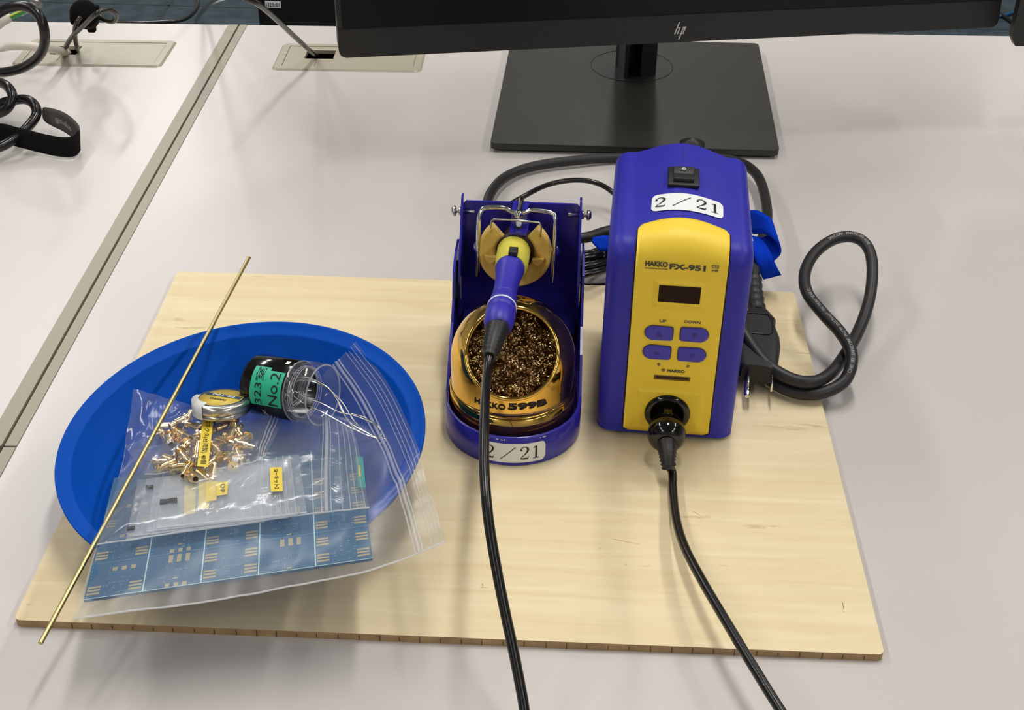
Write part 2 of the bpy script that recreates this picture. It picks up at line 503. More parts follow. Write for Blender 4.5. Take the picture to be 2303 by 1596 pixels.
# origin on the dark gap, at the back edge
Og = at(538, 56, ZD); 
EY = (at(530, 76, ZD) - at(14, 1000, ZD)).normalized()
def desk(name, u0, u1, hole, label, trim_w, side):
    r = thing(name, D((u0 + u1) / 2, -0.6, ZF), label, 'desk')
    b = MB()
    ua, ub = (u0 + (trim_w if side < 0 else 0)), (u1 - (trim_w if side > 0 else 0))
    if side == 1: ua, ub = u0, u1 - trim_w
    us = [ua, hole[0], hole[2], ub]; vs = [-1.25, hole[1], hole[3], 0.0]
    T = 0.026
    for i in range(3):
        for j in range(3):
            if i == 1 and j == 1: continue
            q = [D(us[i], vs[j]), D(us[i + 1], vs[j]), D(us[i + 1], vs[j + 1]), D(us[i], vs[j + 1])]
            dn = [p - Vector((0, 0, T)) for p in q]
            b.add(q, [(0, 1, 2, 3)], M_desk, False); b.add(dn, [(3, 2, 1, 0)], M_desk, False)
    def wall(p, q):
        b.add([p, q, q - Vector((0, 0, T)), p - Vector((0, 0, T))], [(0, 1, 2, 3)], M_desk, False)
    c4 = [D(ua, -1.25), D(ub, -1.25), D(ub, 0), D(ua, 0)]
    for i in range(4): wall(c4[i], c4[(i + 1) % 4])
    h4 = [D(hole[0], hole[1]), D(hole[0], hole[3]), D(hole[2], hole[3]), D(hole[2], hole[1])]
    for i in range(4): wall(h4[i], h4[(i + 1) % 4])
    b.build('desktop', r)
    # edge trim along the joint
    t = MB()
    t0, t1 = (u0, u0 + trim_w) if side < 0 else (u1 - trim_w, u1)
    for (v0, v1) in ((-1.25, -0.712), (-0.7105, -0.02), (-0.0195, -0.0005)):
        t.prism([(t0 + 0.0002, v0), (t1 - 0.0002, v0), (t1 - 0.0002, v1), (t0 + 0.0002, v1)], ZD - T, ZD + 0.0006, M_trim, lambda u, v, h: D(u, v, h))
    t.build('edge_trim', r, bevel=0.0006)
    for uu in (u0 + 0.06, u1 - 0.06):
        l = MB()
        for (v0, v1, z0, z1) in ((-1.15, -0.08, ZF, ZF + 0.04), (-0.65, -0.58, ZF + 0.04, ZD - T), (-1.1, -0.12, ZD - T - 0.04, ZD - T)):
            l.prism([(uu - 0.03, v0), (uu + 0.03, v0), (uu + 0.03, v1), (uu - 0.03, v1)], z0, z1, M_trim, lambda u, v, h: D(u, v, h))
        l.build('leg', r)
    return r
def uv(p):
    d = Vector((p.x - Og.x, p.y - Og.y)); det = EX.x * EY.y - EX.y * EY.x
    return ((d.x * EY.y - d.y * EY.x) / det, (EX.x * d.y - EX.y * d.x) / det)
# right plate
pr = [uv(at(610, 157, ZD)), uv(at(947, 164, ZD)), uv(at(640, 99, ZD))]
RP = (pr[0][0], (pr[0][1] + pr[1][1]) / 2, pr[1][0], pr[2][1])
pl = [uv(at(362, 152, ZD)), uv(at(390, 96, ZD))]
LP = (pl[0][0] - (RP[2] - RP[0]), pl[0][1], pl[0][0], pl[0][1] + (RP[3] - RP[1]))
m_ = 0.006
desk('desk', 0.0008, 1.50, (RP[0] + m_, RP[1] + m_, RP[2] - m_, RP[3] - m_), 'light grey office desk under the plywood board, with beige trim on its left edge', 0.0078, -1)
desk('desk', -1.4, -0.0008, (LP[0] + m_, LP[1] + m_, LP[2] - m_, LP[3] - m_), 'light grey office desk at left, holding the coiled black cable', 0.0105, 1)

def grommet(P, hx0, hx1, hy0, hy1, seam, label):
    u0, v0, u1, v1 = P
    r = thing('cable_outlet', D((u0 + u1) / 2, (v0 + v1) / 2, ZD), label, 'cable outlet', 'beige cable outlets set into the desks')
    fr = lambda u, v, h: D(u, v, h)
    b = MB(); f = 0.0085
    zt = ZD + 0.0016
    # frame ring
    outer = rrect(u0, v0, u1, v1, 0.006, 4); inner = rrect(u0 + f, v0 + f, u1 - f, v1 - f, 0.001, 4)
    n = len(outer)
    mid = rrect(u0 + 0.002, v0 + 0.002, u1 - 0.002, v1 - 0.002, 0.005, 4)
    b.add([fr(x, y, ZD + 0.0001) for x, y in outer] + [fr(x, y, zt) for x, y in mid] + [fr(x, y, zt) for x, y in inner] + [fr(x, y, ZD - 0.003) for x, y in inner],
          [(a * n + i, a * n + (i + 1) % n, (a + 1) * n + (i + 1) % n, (a + 1) * n + i) for a in range(3) for i in range(n)], M_plate, False)
    b.build('frame', r)
    # lid pieces around the opening
    g = 0.0005
    x0, y0, x1, y1 = u0 + f + g, v0 + f + g, u1 - f - g, v1 - f - g
    def lid(a, b_, c, d, name):
        q = MB(); q.prism([(a, b_), (c, b_), (c, d), (a, d)], zt - 0.004, zt - 0.0004, M_plate, fr); return q.build(name, r, bevel=0.0003)
    lid(x0, y0, hx0, y1, 'lid')
    lid(hx1, y0, x1, y1, 'lid')
    lid(hx0, y0, seam - g / 2, hy0, 'flap'); lid(seam + g / 2, y0, hx1, hy0, 'flap')
    lid(hx0, hy1, hx1, y1, 'flap')
    c = MB()
    zb = ZD - 0.045
    w4 = [(x0 - 0.001, y0 - 0.001), (x1 + 0.001, y0 - 0.001), (x1 + 0.001, y1 + 0.001), (x0 - 0.001, y1 + 0.001)]
    c.add([fr(a, b_, ZD - 0.004) for a, b_ in w4] + [fr(a, b_, zb) for a, b_ in w4], [(0, 1, 5, 4), (1, 2, 6, 5), (2, 3, 7, 6), (3, 0, 4, 7), (4, 5, 6, 7)], M_hole, False)
    c.build('tray', r)
    return r
a1 = uv(at(684, 134, ZD)); a2 = uv(at(752, 116, ZD)); a3 = uv(at(711, 140, ZD))
grommet(RP, a1[0], a2[0] + 0.002, a1[1], a2[1], a3[0], 'beige cable outlet in the desk, half hidden behind the big monitor')
b1 = uv(at(120, 125, ZD)); b2 = uv(at(188, 107, ZD)); b3 = uv(at(165, 125, ZD)); b4 = uv(at(130, 137, ZD))
grommet(LP, b1[0] - 0.004, b2[0] - 0.001, b1[1], b2[1], b4[0], 'beige cable outlet in the left desk with white and smoky cables rising from it')

# ================================================================== PLYWOOD BOARD
BW, BD, BT = 0.45, 0.3535, 0.0048
b = MB()
b.prism(rrect(0, 0, BW, BD, 0.0035, 4), -BT + 0.0002, 0.0, M_wood)
# front and side edges in edge colour
b2_ = MB()
poly = rrect(0, 0, BW, BD, 0.0035, 4); n = len(poly)
b.f = []; b.m = []; b.sm = []; b.v = []
b.add([(x, y, 0) for x, y in poly], [tuple(range(n))], M_wood, False)
b.add([(x, y, -BT) for x, y in poly], [tuple(reversed(range(n)))], M_wood, False)
b.add([(x, y, 0) for x, y in poly] + [(x, y, -BT) for x, y in poly], [((i + 1) % n, i, n + i, n + (i + 1) % n) for i in range(n)], M_woodedge, False)
x = 0.02
while x < BW - 0.006:
    b.box((x, 0.0, -BT / 2 - 0.0003), (0.0003, 0.0006, BT * random.uniform(0.4, 0.9)), M_woodtick)
    x += 0.0108 + random.uniform(-0.0006, 0.0006)
# small dark scratches on the face
for (px, py, dx, dy) in ((1560, 1150, 22, 14), (1565, 1160, 12, 8), (1080, 1320, 18, 1), (1085, 1312, 0, 8), (1405, 1268, 6, 5), (1895, 1355, 3, 22), (60, 1360, 10, 0), (1348, 1233, 2, 0), (1380, 1212, 60, 12)):
    p, q = at(px, py, 0), at(px + dx + 1, py + dy, 0)
    d = (q - p); nn = Vector((-d.y, d.x, 0)).normalized() * 0.00016
    up = Vector((0, 0, 0.00005))
    b.add([p - nn + up, q - nn * .3 + up, q + nn * .3 + up, p + nn + up], [(0, 1, 2, 3)], M_woodtick if dy > 20 or dx < 3 else M_woodedge, False)
o = b.build('plywood_board', base=(BW / 2, BD / 2, -BT))
setp(o, 'pale plywood board lying on the desk under the soldering tools', 'board')

# ================================================================== BOWL
BC = Vector((0.1007, 0.1112, 0)); BR = 0.1040
def rimz(x, y): return 0.0392 + 0.05 * (x - BC.x) + 0.10 * (y - BC.y)
prof = [(0.0, 0.0), (0.055, 0.0), (0.0600, 0.02), (0.0645, 0.08), (0.071, 0.22), (0.083, 0.54), (0.0928, 0.81), (0.0952, 0.905), (0.0956, 0.918), (0.0960, 0.924), (0.0968, 0.930), (0.1000, 0.956), (0.1022, 0.985), (0.1032, 1.0), (0.1038, 1.0), (0.1041, 0.99), (0.1040, 0.955), (0.1025, 0.93), (0.0990, 0.86), (0.0925, 0.70), (0.0815, 0.40), (0.070, 0.12), (0.064, 0.0), (0.057, -0.035), (0.0, -0.035)]
rows = []
for (r_, t) in prof:
    row = []
    for k in range(160):
        a = 2 * math.pi * k / 160
        x, y = BC.x + r_ * math.cos(a), BC.y + r_ * math.sin(a)
        z = 0.0020 + t * (rimz(x, y) - 0.002) if t >= 0 else 0.0003
        row.append(Vector((x, y, z)))
    rows.append(row)
b = MB(); b.grid(rows, M_bowl, closev=True)
o = b.build('bowl', base=(BC.x, BC.y, 0.0003))
setp(o, 'round blue plastic bowl on the left half of the plywood board', 'bowl')

def smax(a, b_, k=0.004):
    h = max(k - abs(a - b_), 0) / k
    return max(a, b_) + h * h * k * 0.25
def plane(x, y): return 0.0405 + 0.1 * (x - 0.1) - 0.2 * y
def wall_h(x, y):
    rho = math.hypot(x - BC.x, y - BC.y); rz = rimz(x, y) + 0.0015
    if rho < 0.063: return 0.004
    if rho < BR: return 0.004 + (rz - 0.004) * ((rho - 0.063) / (BR - 0.063)) ** 0.9
    return rz - (rho - BR) * 0.35 + 0.0005
def hf(x, y): return smax(plane(x, y), wall_h(x, y))
def on(px, py, off=0.0):
    z = 0.03
    for _ in range(25):
        p = at(px, py, z); z = 0.5 * z + 0.5 * (hf(p.x, p.y) + off)
    return at(px, py, z)

# ================================================================== CLEAR BAGS
def coons(bottom, right, top, left, nu, nv):
    """each: list of px points; bottom L->R, top L->R, left B->T, right B->T; returns grid of xy"""
    def res(pl_, n):
        P = crv([Vector((p[0], p[1], 0)) for p in pl_], 8)
        L = [0]
        for i in range(1, len(P)): L.append(L[-1] + (P[i] - P[i - 1]).length)
        out = []
        for k in range(n + 1):
            t = L[-1] * k / n; i = 0
            while i < len(L) - 2 and L[i + 1] < t: i += 1
            f = (t - L[i]) / max(1e-9, L[i + 1] - L[i]); out.append(P[i].lerp(P[i + 1], f))
        return out
    Bq, Tq, Lq, Rq = res(bottom, nu), res(top, nu), res(left, nv), res(right, nv)
    G = []
    for i in range(nu + 1):
        u = i / nu; row = []
        for j in range(nv + 1):
            v = j / nv
            p = (1 - v) * Bq[i] + v * Tq[i] + (1 - u) * Lq[j] + u * Rq[j] - ((1 - u) * (1 - v) * Bq[0] + u * (1 - v) * Bq[-1] + (1 - u) * v * Tq[0] + u * v * Tq[-1])
            row.append((p.x, p.y))
        G.append(row)
    return G
def W2(pts, off): return [tuple(on(x_, y_, off)[:2]) for x_, y_ in pts]
def bag_mesh(G, off, th, m, wr=0.0015, wscale=35.0, bulge=0.0, seed=0, zf=hf, extra=None):
    b = MB(); nu, nv = len(G) - 1, len(G[0]) - 1
    top, bot = [], []
    for i in range(nu + 1):
        rt, rb = [], []
        for j in range(nv + 1):
            x, y = G[i][j]; u, v = i / nu, j / nv
            e = min(1, 12 * u, 12 * (1 - u), 12 * v, 12 * (1 - v))
            z = zf(x, y) + off + wr * noise.noise(Vector((x * wscale + seed, y * wscale, seed * 1.7))) + wr * 0.6 * noise.noise(Vector((x * wscale * 3 + seed, y * wscale * 1.2, 5)))
            if extra: z += extra(x, y, u, v)
            z += bulge * 16 * u * (1 - u) * v * (1 - v)
            rt.append(Vector((x, y, z + th * 0.5 * e))); rb.append(Vector((x, y, z - th * 0.5 * e - 0.00005)))
        top.append(rt); bot.append(rb)
    b.grid(top, m); b.grid(bot[::-1], m)
    return b, top
def rib(b, top, u, w, hgt, m, j0=0, j1=None, U=None):
    """raised strip along constant u of a bag grid"""
    nu, nv = len(top) - 1, len(top[0]) - 1
    f = u * nu; i = min(nu - 1, int(f)); t = f - i
    pts = [top[i][j].lerp(top[i + 1][j], t) + Vector((0, 0, hgt * 0.5)) for j in range(nv + 1)]
    b.tube(pts, w / 2, m, n=6)
# ---- big bag
PB = dict(bottom=[(170, 1400), (300, 1383), (430, 1366), (600, 1338), (760, 1307), (860, 1284), (925, 1260), (1003, 1226)],
          right=[(1003, 1226), (975, 1135), (950, 1050), (925, 975), (893, 905), (855, 845), (800, 775)],
          top=[(285, 1010), (360, 985), (470, 945), (580, 920), (680, 885), (745, 832), (800, 775)],
          left=[(170, 1400), (196, 1310), (222, 1225), (252, 1125), (285, 1010)])
G = coons(W2(PB['bottom'], 0), W2(PB['right'], 0), W2(PB['top'], 0), W2(PB['left'], 0), 60, 40)
def bigextra(x, y, u, v):
    # front edge droops to the board at the left corner, zipper end waves
    d = 0.0
    if v < 0.25: d -= 0.022 * ((0.25 - v) / 0.25) ** 1.5 * max(0, 1 - u * 1.4)
    if u > 0.8: d += 0.002 * math.sin(v * 9)
    return d
bb, top = bag_mesh(G, 0.0028, 0.0042, M_film, wr=0.0010, wscale=30, seed=1, extra=None)
r = thing('zip_bag', on(500, 1150, 0), 'large clear zip bag over the front of the blue bowl, holding the blue circuit boards', 'plastic bag')
bb.build('film', r)
zb = MB()
for u_, w_ in ((0.900, 0.0010), (0.913, 0.0018), (0.924, 0.0010)):
    rib(zb, top, u_, w_, 0.0006, M_rib)
zb.build('zipper', r)
rb = MB()
for u_ in (0.955, 0.966, 0.977, 0.990): rib(rb, top, u_, 0.0005, 0.0003, M_rib)
rb.build('grip_ribs', r)
se = MB()
nu = len(top) - 1
se.tube([top[i][0] for i in range(nu + 1)], 0.00045, M_seal, n=6)
se.build('sealed_edge', r)
se = MB(); se.tube([top[0][j] for j in range(len(top[0]))], 0.0002, M_rib, n=6); se.build('side_fold', r)

# ---- PCB panel (five boards in one panel)
A_ = on(187.6, 1349, 0); 
def pp(px, py):      # point on the straight slanted plane of the panel
    z = 0.03
    for _ in range(40):
        p = at(px, py, z); z = 0.5 * z + 0.5 * (plane(p.x, p.y) + 0.0026)
    return at(px, py, z)
FL, FR = pp(187.6, 1349), pp(837.6, 1255)
ux = (FR - FL); PWID = ux.length; ux.normalize()
nrm = Vector((-0.1, 0.2, 1)).normalized()
vy = nrm.cross(ux).normalized()
PDEP = (pp(806, 1000) - FR).dot(vy)
def PF(s_, t_, h=0.0): return FL + ux * s_ + vy * t_ + nrm * h
r = thing('circuit_board_panel', PF(PWID / 2, PDEP / 2, -0.0008), 'blue circuit board panel divided into columns inside the large zip bag', 'circuit board')
b = MB()
b.prism([(0, 0), (PWID, 0), (PWID, PDEP), (0, PDEP)], -0.0014, 0, M_pcb, lambda u, v, h: PF(u, v, h))
b.build('board', r)
cw = PWID / 5
g_ = MB()
for k in range(1, 5): g_.prism([(cw * k - 0.0003, 0), (cw * k + 0.0003, 0), (cw * k + 0.0003, PDEP), (cw * k - 0.0003, PDEP)], 0, 0.00008, M_vcut, lambda u, v, h: PF(u, v, h))
for vv in (0.0335, 0.067):
    if vv < PDEP: g_.prism([(0, vv - 0.00012), (PWID, vv - 0.00012), (PWID, vv + 0.00012), (0, vv + 0.00012)], 0, 0.00008, M_silk, lambda u, v, h: PF(u, v, h))
g_.prism([(0, 0), (PWID, 0), (PWID, 0.0004), (0, 0.0004)], 0, 0.0001, M_vcut, lambda u, v, h: PF(u, v, h))
g_.build('score_lines', r)
pd = MB(); sk = MB()
def rect(b_, x0, y0, w_, h_, m): b_.prism([(x0, y0), (x0 + w_, y0), (x0 + w_, y0 + h_), (x0, y0 + h_)], 0, 0.0001, m, lambda u, v, h: PF(u, v, h))
random.seed(11)
nrow = max(1, int(PDEP / 0.0335) + 1)
for k in range(5):
    for rr_ in range(nrow):
        x0, y0 = cw * k, 0.0335 * rr_
        if y0 + 0.034 > PDEP: continue
        horiz = (k + rr_) % 2 == 0
        if k in (2, 4) or (k == 0):
            for yy in (0.0035, 0.0195):
                for q in range(3):
                    if k == 0 and yy > 0.01: continue
                    rect(pd, x0 + 0.0008, y0 + yy + q * 0.0030, 0.0062, 0.0018, M_pad)
                    rect(pd, x0 + cw - 0.0072, y0 + yy + q * 0.0030, 0.0062, 0.0018, M_pad)
            if k == 0:
                for q in range(3): rect(pd, x0 + 0.011 + q * 0.0045, y0 + 0.024, 0.0024, 0.0035, M_pad)
        else:
            for q in range(3):
                rect(pd, x0 + 0.0105 + q * 0.0042, y0 + 0.0240, 0.0022, 0.0075, M_pad)
                if k == 1: rect(pd, x0 + 0.0105 + q * 0.0042, y0 + 0.0006, 0.0022, 0.0035, M_pad)
            rect(pd, x0 + 0.014, y0 + 0.0016 + (0.006 if k == 1 else 0), 0.0022, 0.0014, M_pad)
        for q in range(26):
            a_, c_ = random.choice([0.0095, 0.0125, 0.0165, 0.0195]) + x0, y0 + 0.003 + random.randrange(12) * 0.0022
            rect(sk, a_, c_, random.choice([0.0005, 0.0007, 0.0012]), 0.0005, M_silk)
        for q in range(9):
            rect(sk, x0 + 0.0009, y0 + 0.002 + q * 0.0034, 0.0005, 0.0005, M_silk)
        for (tx_, cx_, cy_, rot_) in (('LTC-DGT', 0.0155, 0.0125, math.pi / 2 if not horiz else 0), ('DET', 0.0085, 0.010, 0)):
            if random.random() < 0.75:
                put_text(sk, tx_, M_silk, lambda u, v, X=x0 + cx_, Y=y0 + cy_: PF(X + u, Y + v, 0.00012), 0.0016, rot=rot_)
pd.build('solder_pads', r); sk.build('printed_marks', r)
# small green board beside it at the back right
r = pp(815, 1085)
b = MB()
gq = [pp(800, 1035) , pp(817, 1035), pp(824, 1105), pp(806, 1105)]
b.add([p + nrm * 0.0024 for p in gq] + [p + nrm * 0.0012 for p in gq], [(3, 2, 1, 0), (4, 5, 6, 7), (0, 1, 5, 4), (1, 2, 6, 5), (2, 3, 7, 6), (3, 0, 4, 7)], M_teal, False)
yq = [pp(806, 1055), pp(811, 1055), pp(813, 1080), pp(808, 1080)]
b.add([p + nrm * 0.0026 for p in yq], [(3, 2, 1, 0)], M_ylab, False)
setp(b.build('small_circuit_board', base=pp(812, 1070)), 'small teal circuit board with a yellow mark, beside the large blue panel', 'circuit board')

# ---- medium bag with the frosted little bags
G2 = coons(W2([(222, 1243), (350, 1222), (470, 1205), (600, 1188), (740, 1168), (832, 1158)], 0.004),
           W2([(832, 1158), (818, 1090), (806, 1020), (792, 975)], 0.004),
           W2([(300, 1030), (420, 1000), (560, 965), (690, 945), (792, 975)], 0.004),
           W2([(222, 1243), (245, 1170), (275, 1090), (300, 1030)], 0.004), 50, 30)
m2, top2 = bag_mesh(G2, 0.0095, 0.0078, M_film2, wr=0.0008, wscale=40, seed=4)
r = thing('zip_bag', on(520, 1110, 0.004), 'medium clear zip bag on the circuit panel, holding the little frosted bags', 'plastic bag')
m2.build('film', r)
zb = MB()
for u_, w_ in ((0.822, 0.0006), (0.840, 0.0022), (0.858, 0.0006)): rib(zb, top2, u_, w_, 0.0005, M_rib)
zb.build('zipper', r)
rb = MB()
for u_ in (0.90, 0.93, 0.955, 0.985): rib(rb, top2, u_, 0.0004, 0.0003, M_rib)
rb.build('grip_ribs', r)
se = MB(); se.tube([t_[0] for t_ in top2], 0.0004, M_seal, n=6); se.build('sealed_edge', r)

# ---- frosted little bags, a fanned stack
small = [  # px corners: BL, BR, TR, TL ; offset
    ((283, 1213), (596, 1172), (618, 1040), (310, 1078), 0.0085),
    ((298, 1204), (648, 1163), (636, 1038), (330, 1076), 0.0096),
    ((330, 1194), (668, 1156), (652, 1030), (350, 1074), 0.0107),
    ((352, 1186), (690, 1152), (672, 1020), (368, 1072), 0.0118)]
slabels = ['lowest of the four frosted little bags, its corner sticking out furthest at front left', 'second frosted little bag from the bottom of the fanned stack',
           'third frosted little bag from the bottom of the fanned stack', 'topmost frosted little bag, with the dark chip at its left end']
ylab = [((413, 1092), (440, 1158)), ((445, 1085), (472, 1146)), ((462, 1083), (489, 1128)), ((487, 1084), (513, 1115))]
for i, (bl, br, tr, tl, off) in enumerate(small):
    G3 = coons(W2([bl, br], off), W2([br, tr], off), W2([tl, tr], off), W2([bl, tl], off), 24, 12)
    m3, top3 = bag_mesh(G3, off, 0.0008, M_frost, wr=0.0003, wscale=30, seed=10 + i)
    r = thing('frosted_bag', on((bl[0] + tr[0]) / 2, (bl[1] + tr[1]) / 2, off), slabels[i], 'plastic bag', 'little frosted bags in the medium zip bag')
    m3.build('film', r)
    zb = MB()
    for u_ in (0.83, 0.88, 0.93): rib(zb, top3, u_, 0.0009, 0.0003, M_rib)
    zb.build('zipper', r)
    se = MB(); se.tube([t_[0] for t_ in top3], 0.00035, M_seal, n=6); se.build('sealed_edge', r)
    (x0, y0), (x1, y1) = ylab[i]
    lb = MB()
    q = [on(x0, y1, off + 0.0007), on(x1 - 2, y1 - 4, off + 0.0007), on(x1 + 1, y0 - 2, off + 0.0007), on(x0 + 2, y0, off + 0.0007)]
    lb.add(q, [(0, 1, 2, 3)], M_ylab, False)
    eu, ev = (q[1] - q[0]), (q[3] - q[0]); cc_ = (q[0] + q[2]) / 2
    put_text(lb, ['LM317', 'C-470', 'R-10K', 'DIP'][i], M_ink, lambda u, v, c=cc_, a=eu.normalized(), e=ev.normalized(): c + a * u + e * v + Vector((0, 0, 0.0002)), eu.length * 0.4, rot=-math.pi / 2, width=ev.length * 0.6) if i == 3 else None
    lb.build('yellow_label', r)
def chip(px, py, w_, h_, off, label):
    b = MB(); c = on(px, py, off)
    ax = (on(px + 20, py - 2, off) - c).normalized(); ay = nrm.cross(ax)
    fr = lambda u, v, h: c + ax * u + ay * v + nrm * h
    b.prism([(-w_, -h_), (-w_ * .2, -h_), (0, -h_ * .6), (w_, -h_ * 1.1), (w_ * .85, h_), (0, h_), (-w_ * .15, h_ * .7), (-w_ * 1.1, h_)], 0, 0.0012, M_blackpl, fr)
    setp(b.build('electronic_chip', base=c), label, 'electronic part')
chip(381, 1129, 0.0046, 0.0024, 0.0112, 'dark grey electronic chip in the topmost frosted bag, the largest one')
chip(337, 1097, 0.0020, 0.0018, 0.0098, 'small dark electronic chip near the back left corner of the frosted bags')
chip(296, 1190, 0.0020, 0.0014, 0.0086, 'small dark electronic chip at the front left corner of the frosted bags')
# "SI-kit 2" label on the medium bag
b = MB()
q = [on(609, 1105, 0.0145), on(636, 1104, 0.0145), on(634, 1050, 0.0145), on(607, 1051, 0.0145)]
up = Vector((0, 0, 0.0035))
q = [p + up * 0 for p in q]
b.add(q, [(0, 1, 2, 3)], M_ylab, False)
cc_ = (q[0] + q[2]) / 2; eu = (q[1] - q[0]); ev = (q[3] - q[0])
put_text(b, 'SIーキット2', M_ink, lambda u, v: cc_ + eu.normalized() * u + ev.normalized() * v + Vector((0, 0, 0.0002)), eu.length * 0.42, rot=-math.pi / 2, width=ev.length * 0.82, bold=0.01)
setp(b.build('yellow_label', base=cc_), 'yellow tape label with black writing stuck near the zipper of the frosted bags', 'label')

# ---- connector bag (gold connectors) with crinkled clear corner
PG = dict(bottom=[(328, 1080), (400, 1072), (470, 1066), (530, 1062), (600, 1035)],
          right=[(600, 1035), (618, 1000), (640, 950)],
          top=[(302, 890), (360, 905), (440, 928), (520, 935), (640, 950)],
          left=[(328, 1080), (300, 1040), (285, 1005), (302, 890)])
G4 = coons(W2(PG['bottom'], 0.008), W2(PG['right'], 0.008), W2(PG['top'], 0.008), W2(PG['left'], 0.008), 48, 30)
def gext(x, y, u, v): return 0.0035 * abs(noise.noise(Vector((x * 60, y * 25, 3)))) * (1 if u < 0.35 else 0.35)
m4, top4 = bag_mesh(G4, 0.0120, 0.0085, M_film2, wr=0.0018, wscale=60, seed=20, extra=gext)
r = thing('zip_bag', on(450, 1000, 0.006), 'crinkled clear bag filled with gold connectors, back left in the blue bowl', 'plastic bag')
m4.build('film', r)
zb = MB()
for u_ in (0.93, 0.95, 0.97): rib(zb, top4, u_, 0.0006, 0.0003, M_rib)
zb.build('zipper', r)
se = MB(); se.tube([t_[0] for t_ in top4], 0.00035, M_seal, n=6); se.build('sealed_edge', r)
lb = MB()
q = [on(443, 1048, 0.0178), on(468, 1050, 0.0178), on(480, 940, 0.0188), on(457, 938, 0.0188)]
lb.add(q, [(0, 1, 2, 3)], M_ylab, False)
cc_ = (q[0] + q[2]) / 2; eu = (q[1] - q[0]); ev = (q[3] - q[0])
put_text(lb, 'コネクタ(台湾製) 48個', M_ink, lambda u, v: cc_ + eu.normalized() * u + ev.normalized() * v + Vector((0, 0, 0.0002)), eu.length * 0.62, rot=-math.pi / 2, width=ev.length * 0.9)
lb.build('yellow_label', r)
# the connectors
def conn_mesh():
    b = MB()
    for (r0, r1, h0, h1) in ((0.0026, 0.0026, -0.0048, -0.0036), (0.0017, 0.0017, -0.0036, -0.0020), (0.0021, 0.0021, -0.0020, 0.0012), (0.0016, 0.0016, 0.0012, 0.0046)):
        ra = [Vector((r0 * math.cos(2 * math.pi * k / 16), r0 * math.sin(2 * math.pi * k / 16), h0)) for k in range(16)]
        rb_ = [Vector((p.x, p.y, h1)) for p in ra]
        b.grid([ra, rb_], M_conn, closev=True)
        b.add(ra, [tuple(reversed(range(16)))], M_conn, False); b.add(rb_, [tuple(range(16))], M_conn, False)
    b.lathe([(0.0012, 0.00465), (0.0012, 0.00462), (0, 0.00462)], (0, 0, 0), (0, 0, 1), M_hole, n=12)
    b.box((0, 0, -0.0060), (0.0006, 0.0006, 0.0024), M_conn)
    return b
proto = conn_mesh().build('gold_connector')
random.seed(5)
spots = []; tries = 0
while len(spots) < 48 and tries < 6000:
    tries += 1
    u, v = random.random(), random.random()
    px = 340 + 215 * u; py = 938 + 138 * v
    if px < 352 + 22 * (1 - v) * 0: continue
    if ((px - 447) / 108) ** 2 + ((py - 1006) / 70) ** 2 > 1: continue
    lay = 0.0105 + random.choice([0, 0.0034])
    p = on(px, py, lay)
    if all((p - s_).length > 0.0047 for s_ in spots): spots.append(p)
for i, p in enumerate(spots):
    o = proto if i == 0 else proto.copy()
    if i: C.objects.link(o)
    o.location = p; o.scale = (1.25, 1.25, 1.25); o.rotation_euler = (math.pi / 2 + random.uniform(-.5, .5), random.uniform(-.4, .4), random.uniform(0, 6.28))
    setp(o, 'tiny gold-plated coaxial connector in the crinkled clear bag', 'connector', 'gold connectors in the crinkled bag')

# ================================================================== TIN, REEL, SOLDER
tn = Vector((-0.03, 0.26, 0.96)).normalized()
tc_ = at(500, 926, 0.030)
r = thing('solder_paste_tin', tc_ , 'small round metal tin with a yellow printed lid and white tape, in the bowl', 'tin')
TR = 0.0165
e1 = tn.cross(Vector((0, 1, 0))).normalized(); e2 = tn.cross(e1)
if e1.x < 0: e1, e2 = -e1, -e2
e2 = tn.cross(e1)
b = MB(); b.lathe([(0, 0), (TR - 0.0008, 0), (TR - 0.0002, 0.0006), (TR - 0.0002, 0.0034), (0, 0.0034)], tc_, tn, M_steel, n=64); b.build('body', r)
b = MB(); b.lathe([(TR + 0.0003, 0.0034), (TR + 0.0006, 0.0038), (TR + 0.0006, 0.0078), (TR - 0.0004, 0.0088), (TR - 0.0016, 0.0090), (0, 0.0088)], tc_, tn, M_steel, n=64)
TF = lambda u, v, h=0.0092: tc_ + tn * h + e1 * u + e2 * v
b.lathe([(TR - 0.0022, 0.0090), (TR - 0.0022, 0.0091), (0, 0.0091)], tc_, tn, M_tinblue, n=64)
b.lathe([(TR - 0.0034, 0.0091), (TR - 0.0034, 0.0092), (0, 0.0092)], tc_, tn, M_tinyel, n=64)
cb = math.cos(-0.35); sb = math.sin(-0.35)
b.add([TF(x * cb - y * sb, x * sb + y * cb, 0.00935) for x, y in ((-0.0122, 0.001), (0.0122, 0.001), (0.0118, 0.0045), (-0.0118, 0.0045))], [(0, 1, 2, 3)], M_tinblue, False)
put_text(b, 'FS-100', M_white, lambda u, v: TF(u * cb - (v + 0.0027) * sb, u * sb + (v + 0.0027) * cb, 0.0095), 0.0024, bold=0.02, rot=math.pi, width=0.015)
put_text(b, 'HAKKO', M_ink, lambda u, v: TF(u * cb - (v - 0.0035) * sb, u * sb + (v - 0.0035) * cb, 0.0095), 0.0024, bold=0.03, rot=math.pi, width=0.011)
b.build('lid', r)
b = MB()
rows = []
for k in range(13):
    a = math.radians(160 + 84 * k / 12)
    rows.append([tc_ + e1 * math.cos(a) * (TR + 0.0009) + e2 * math.sin(a) * (TR + 0.0009) + tn * h for h in (0.0008, 0.004, 0.0088)] + [tc_ + e1 * math.cos(a) * (TR - 0.003) + e2 * math.sin(a) * (TR - 0.0062) + tn * 0.0095])
b.grid(rows, M_tape); b.build('white_tape', r)

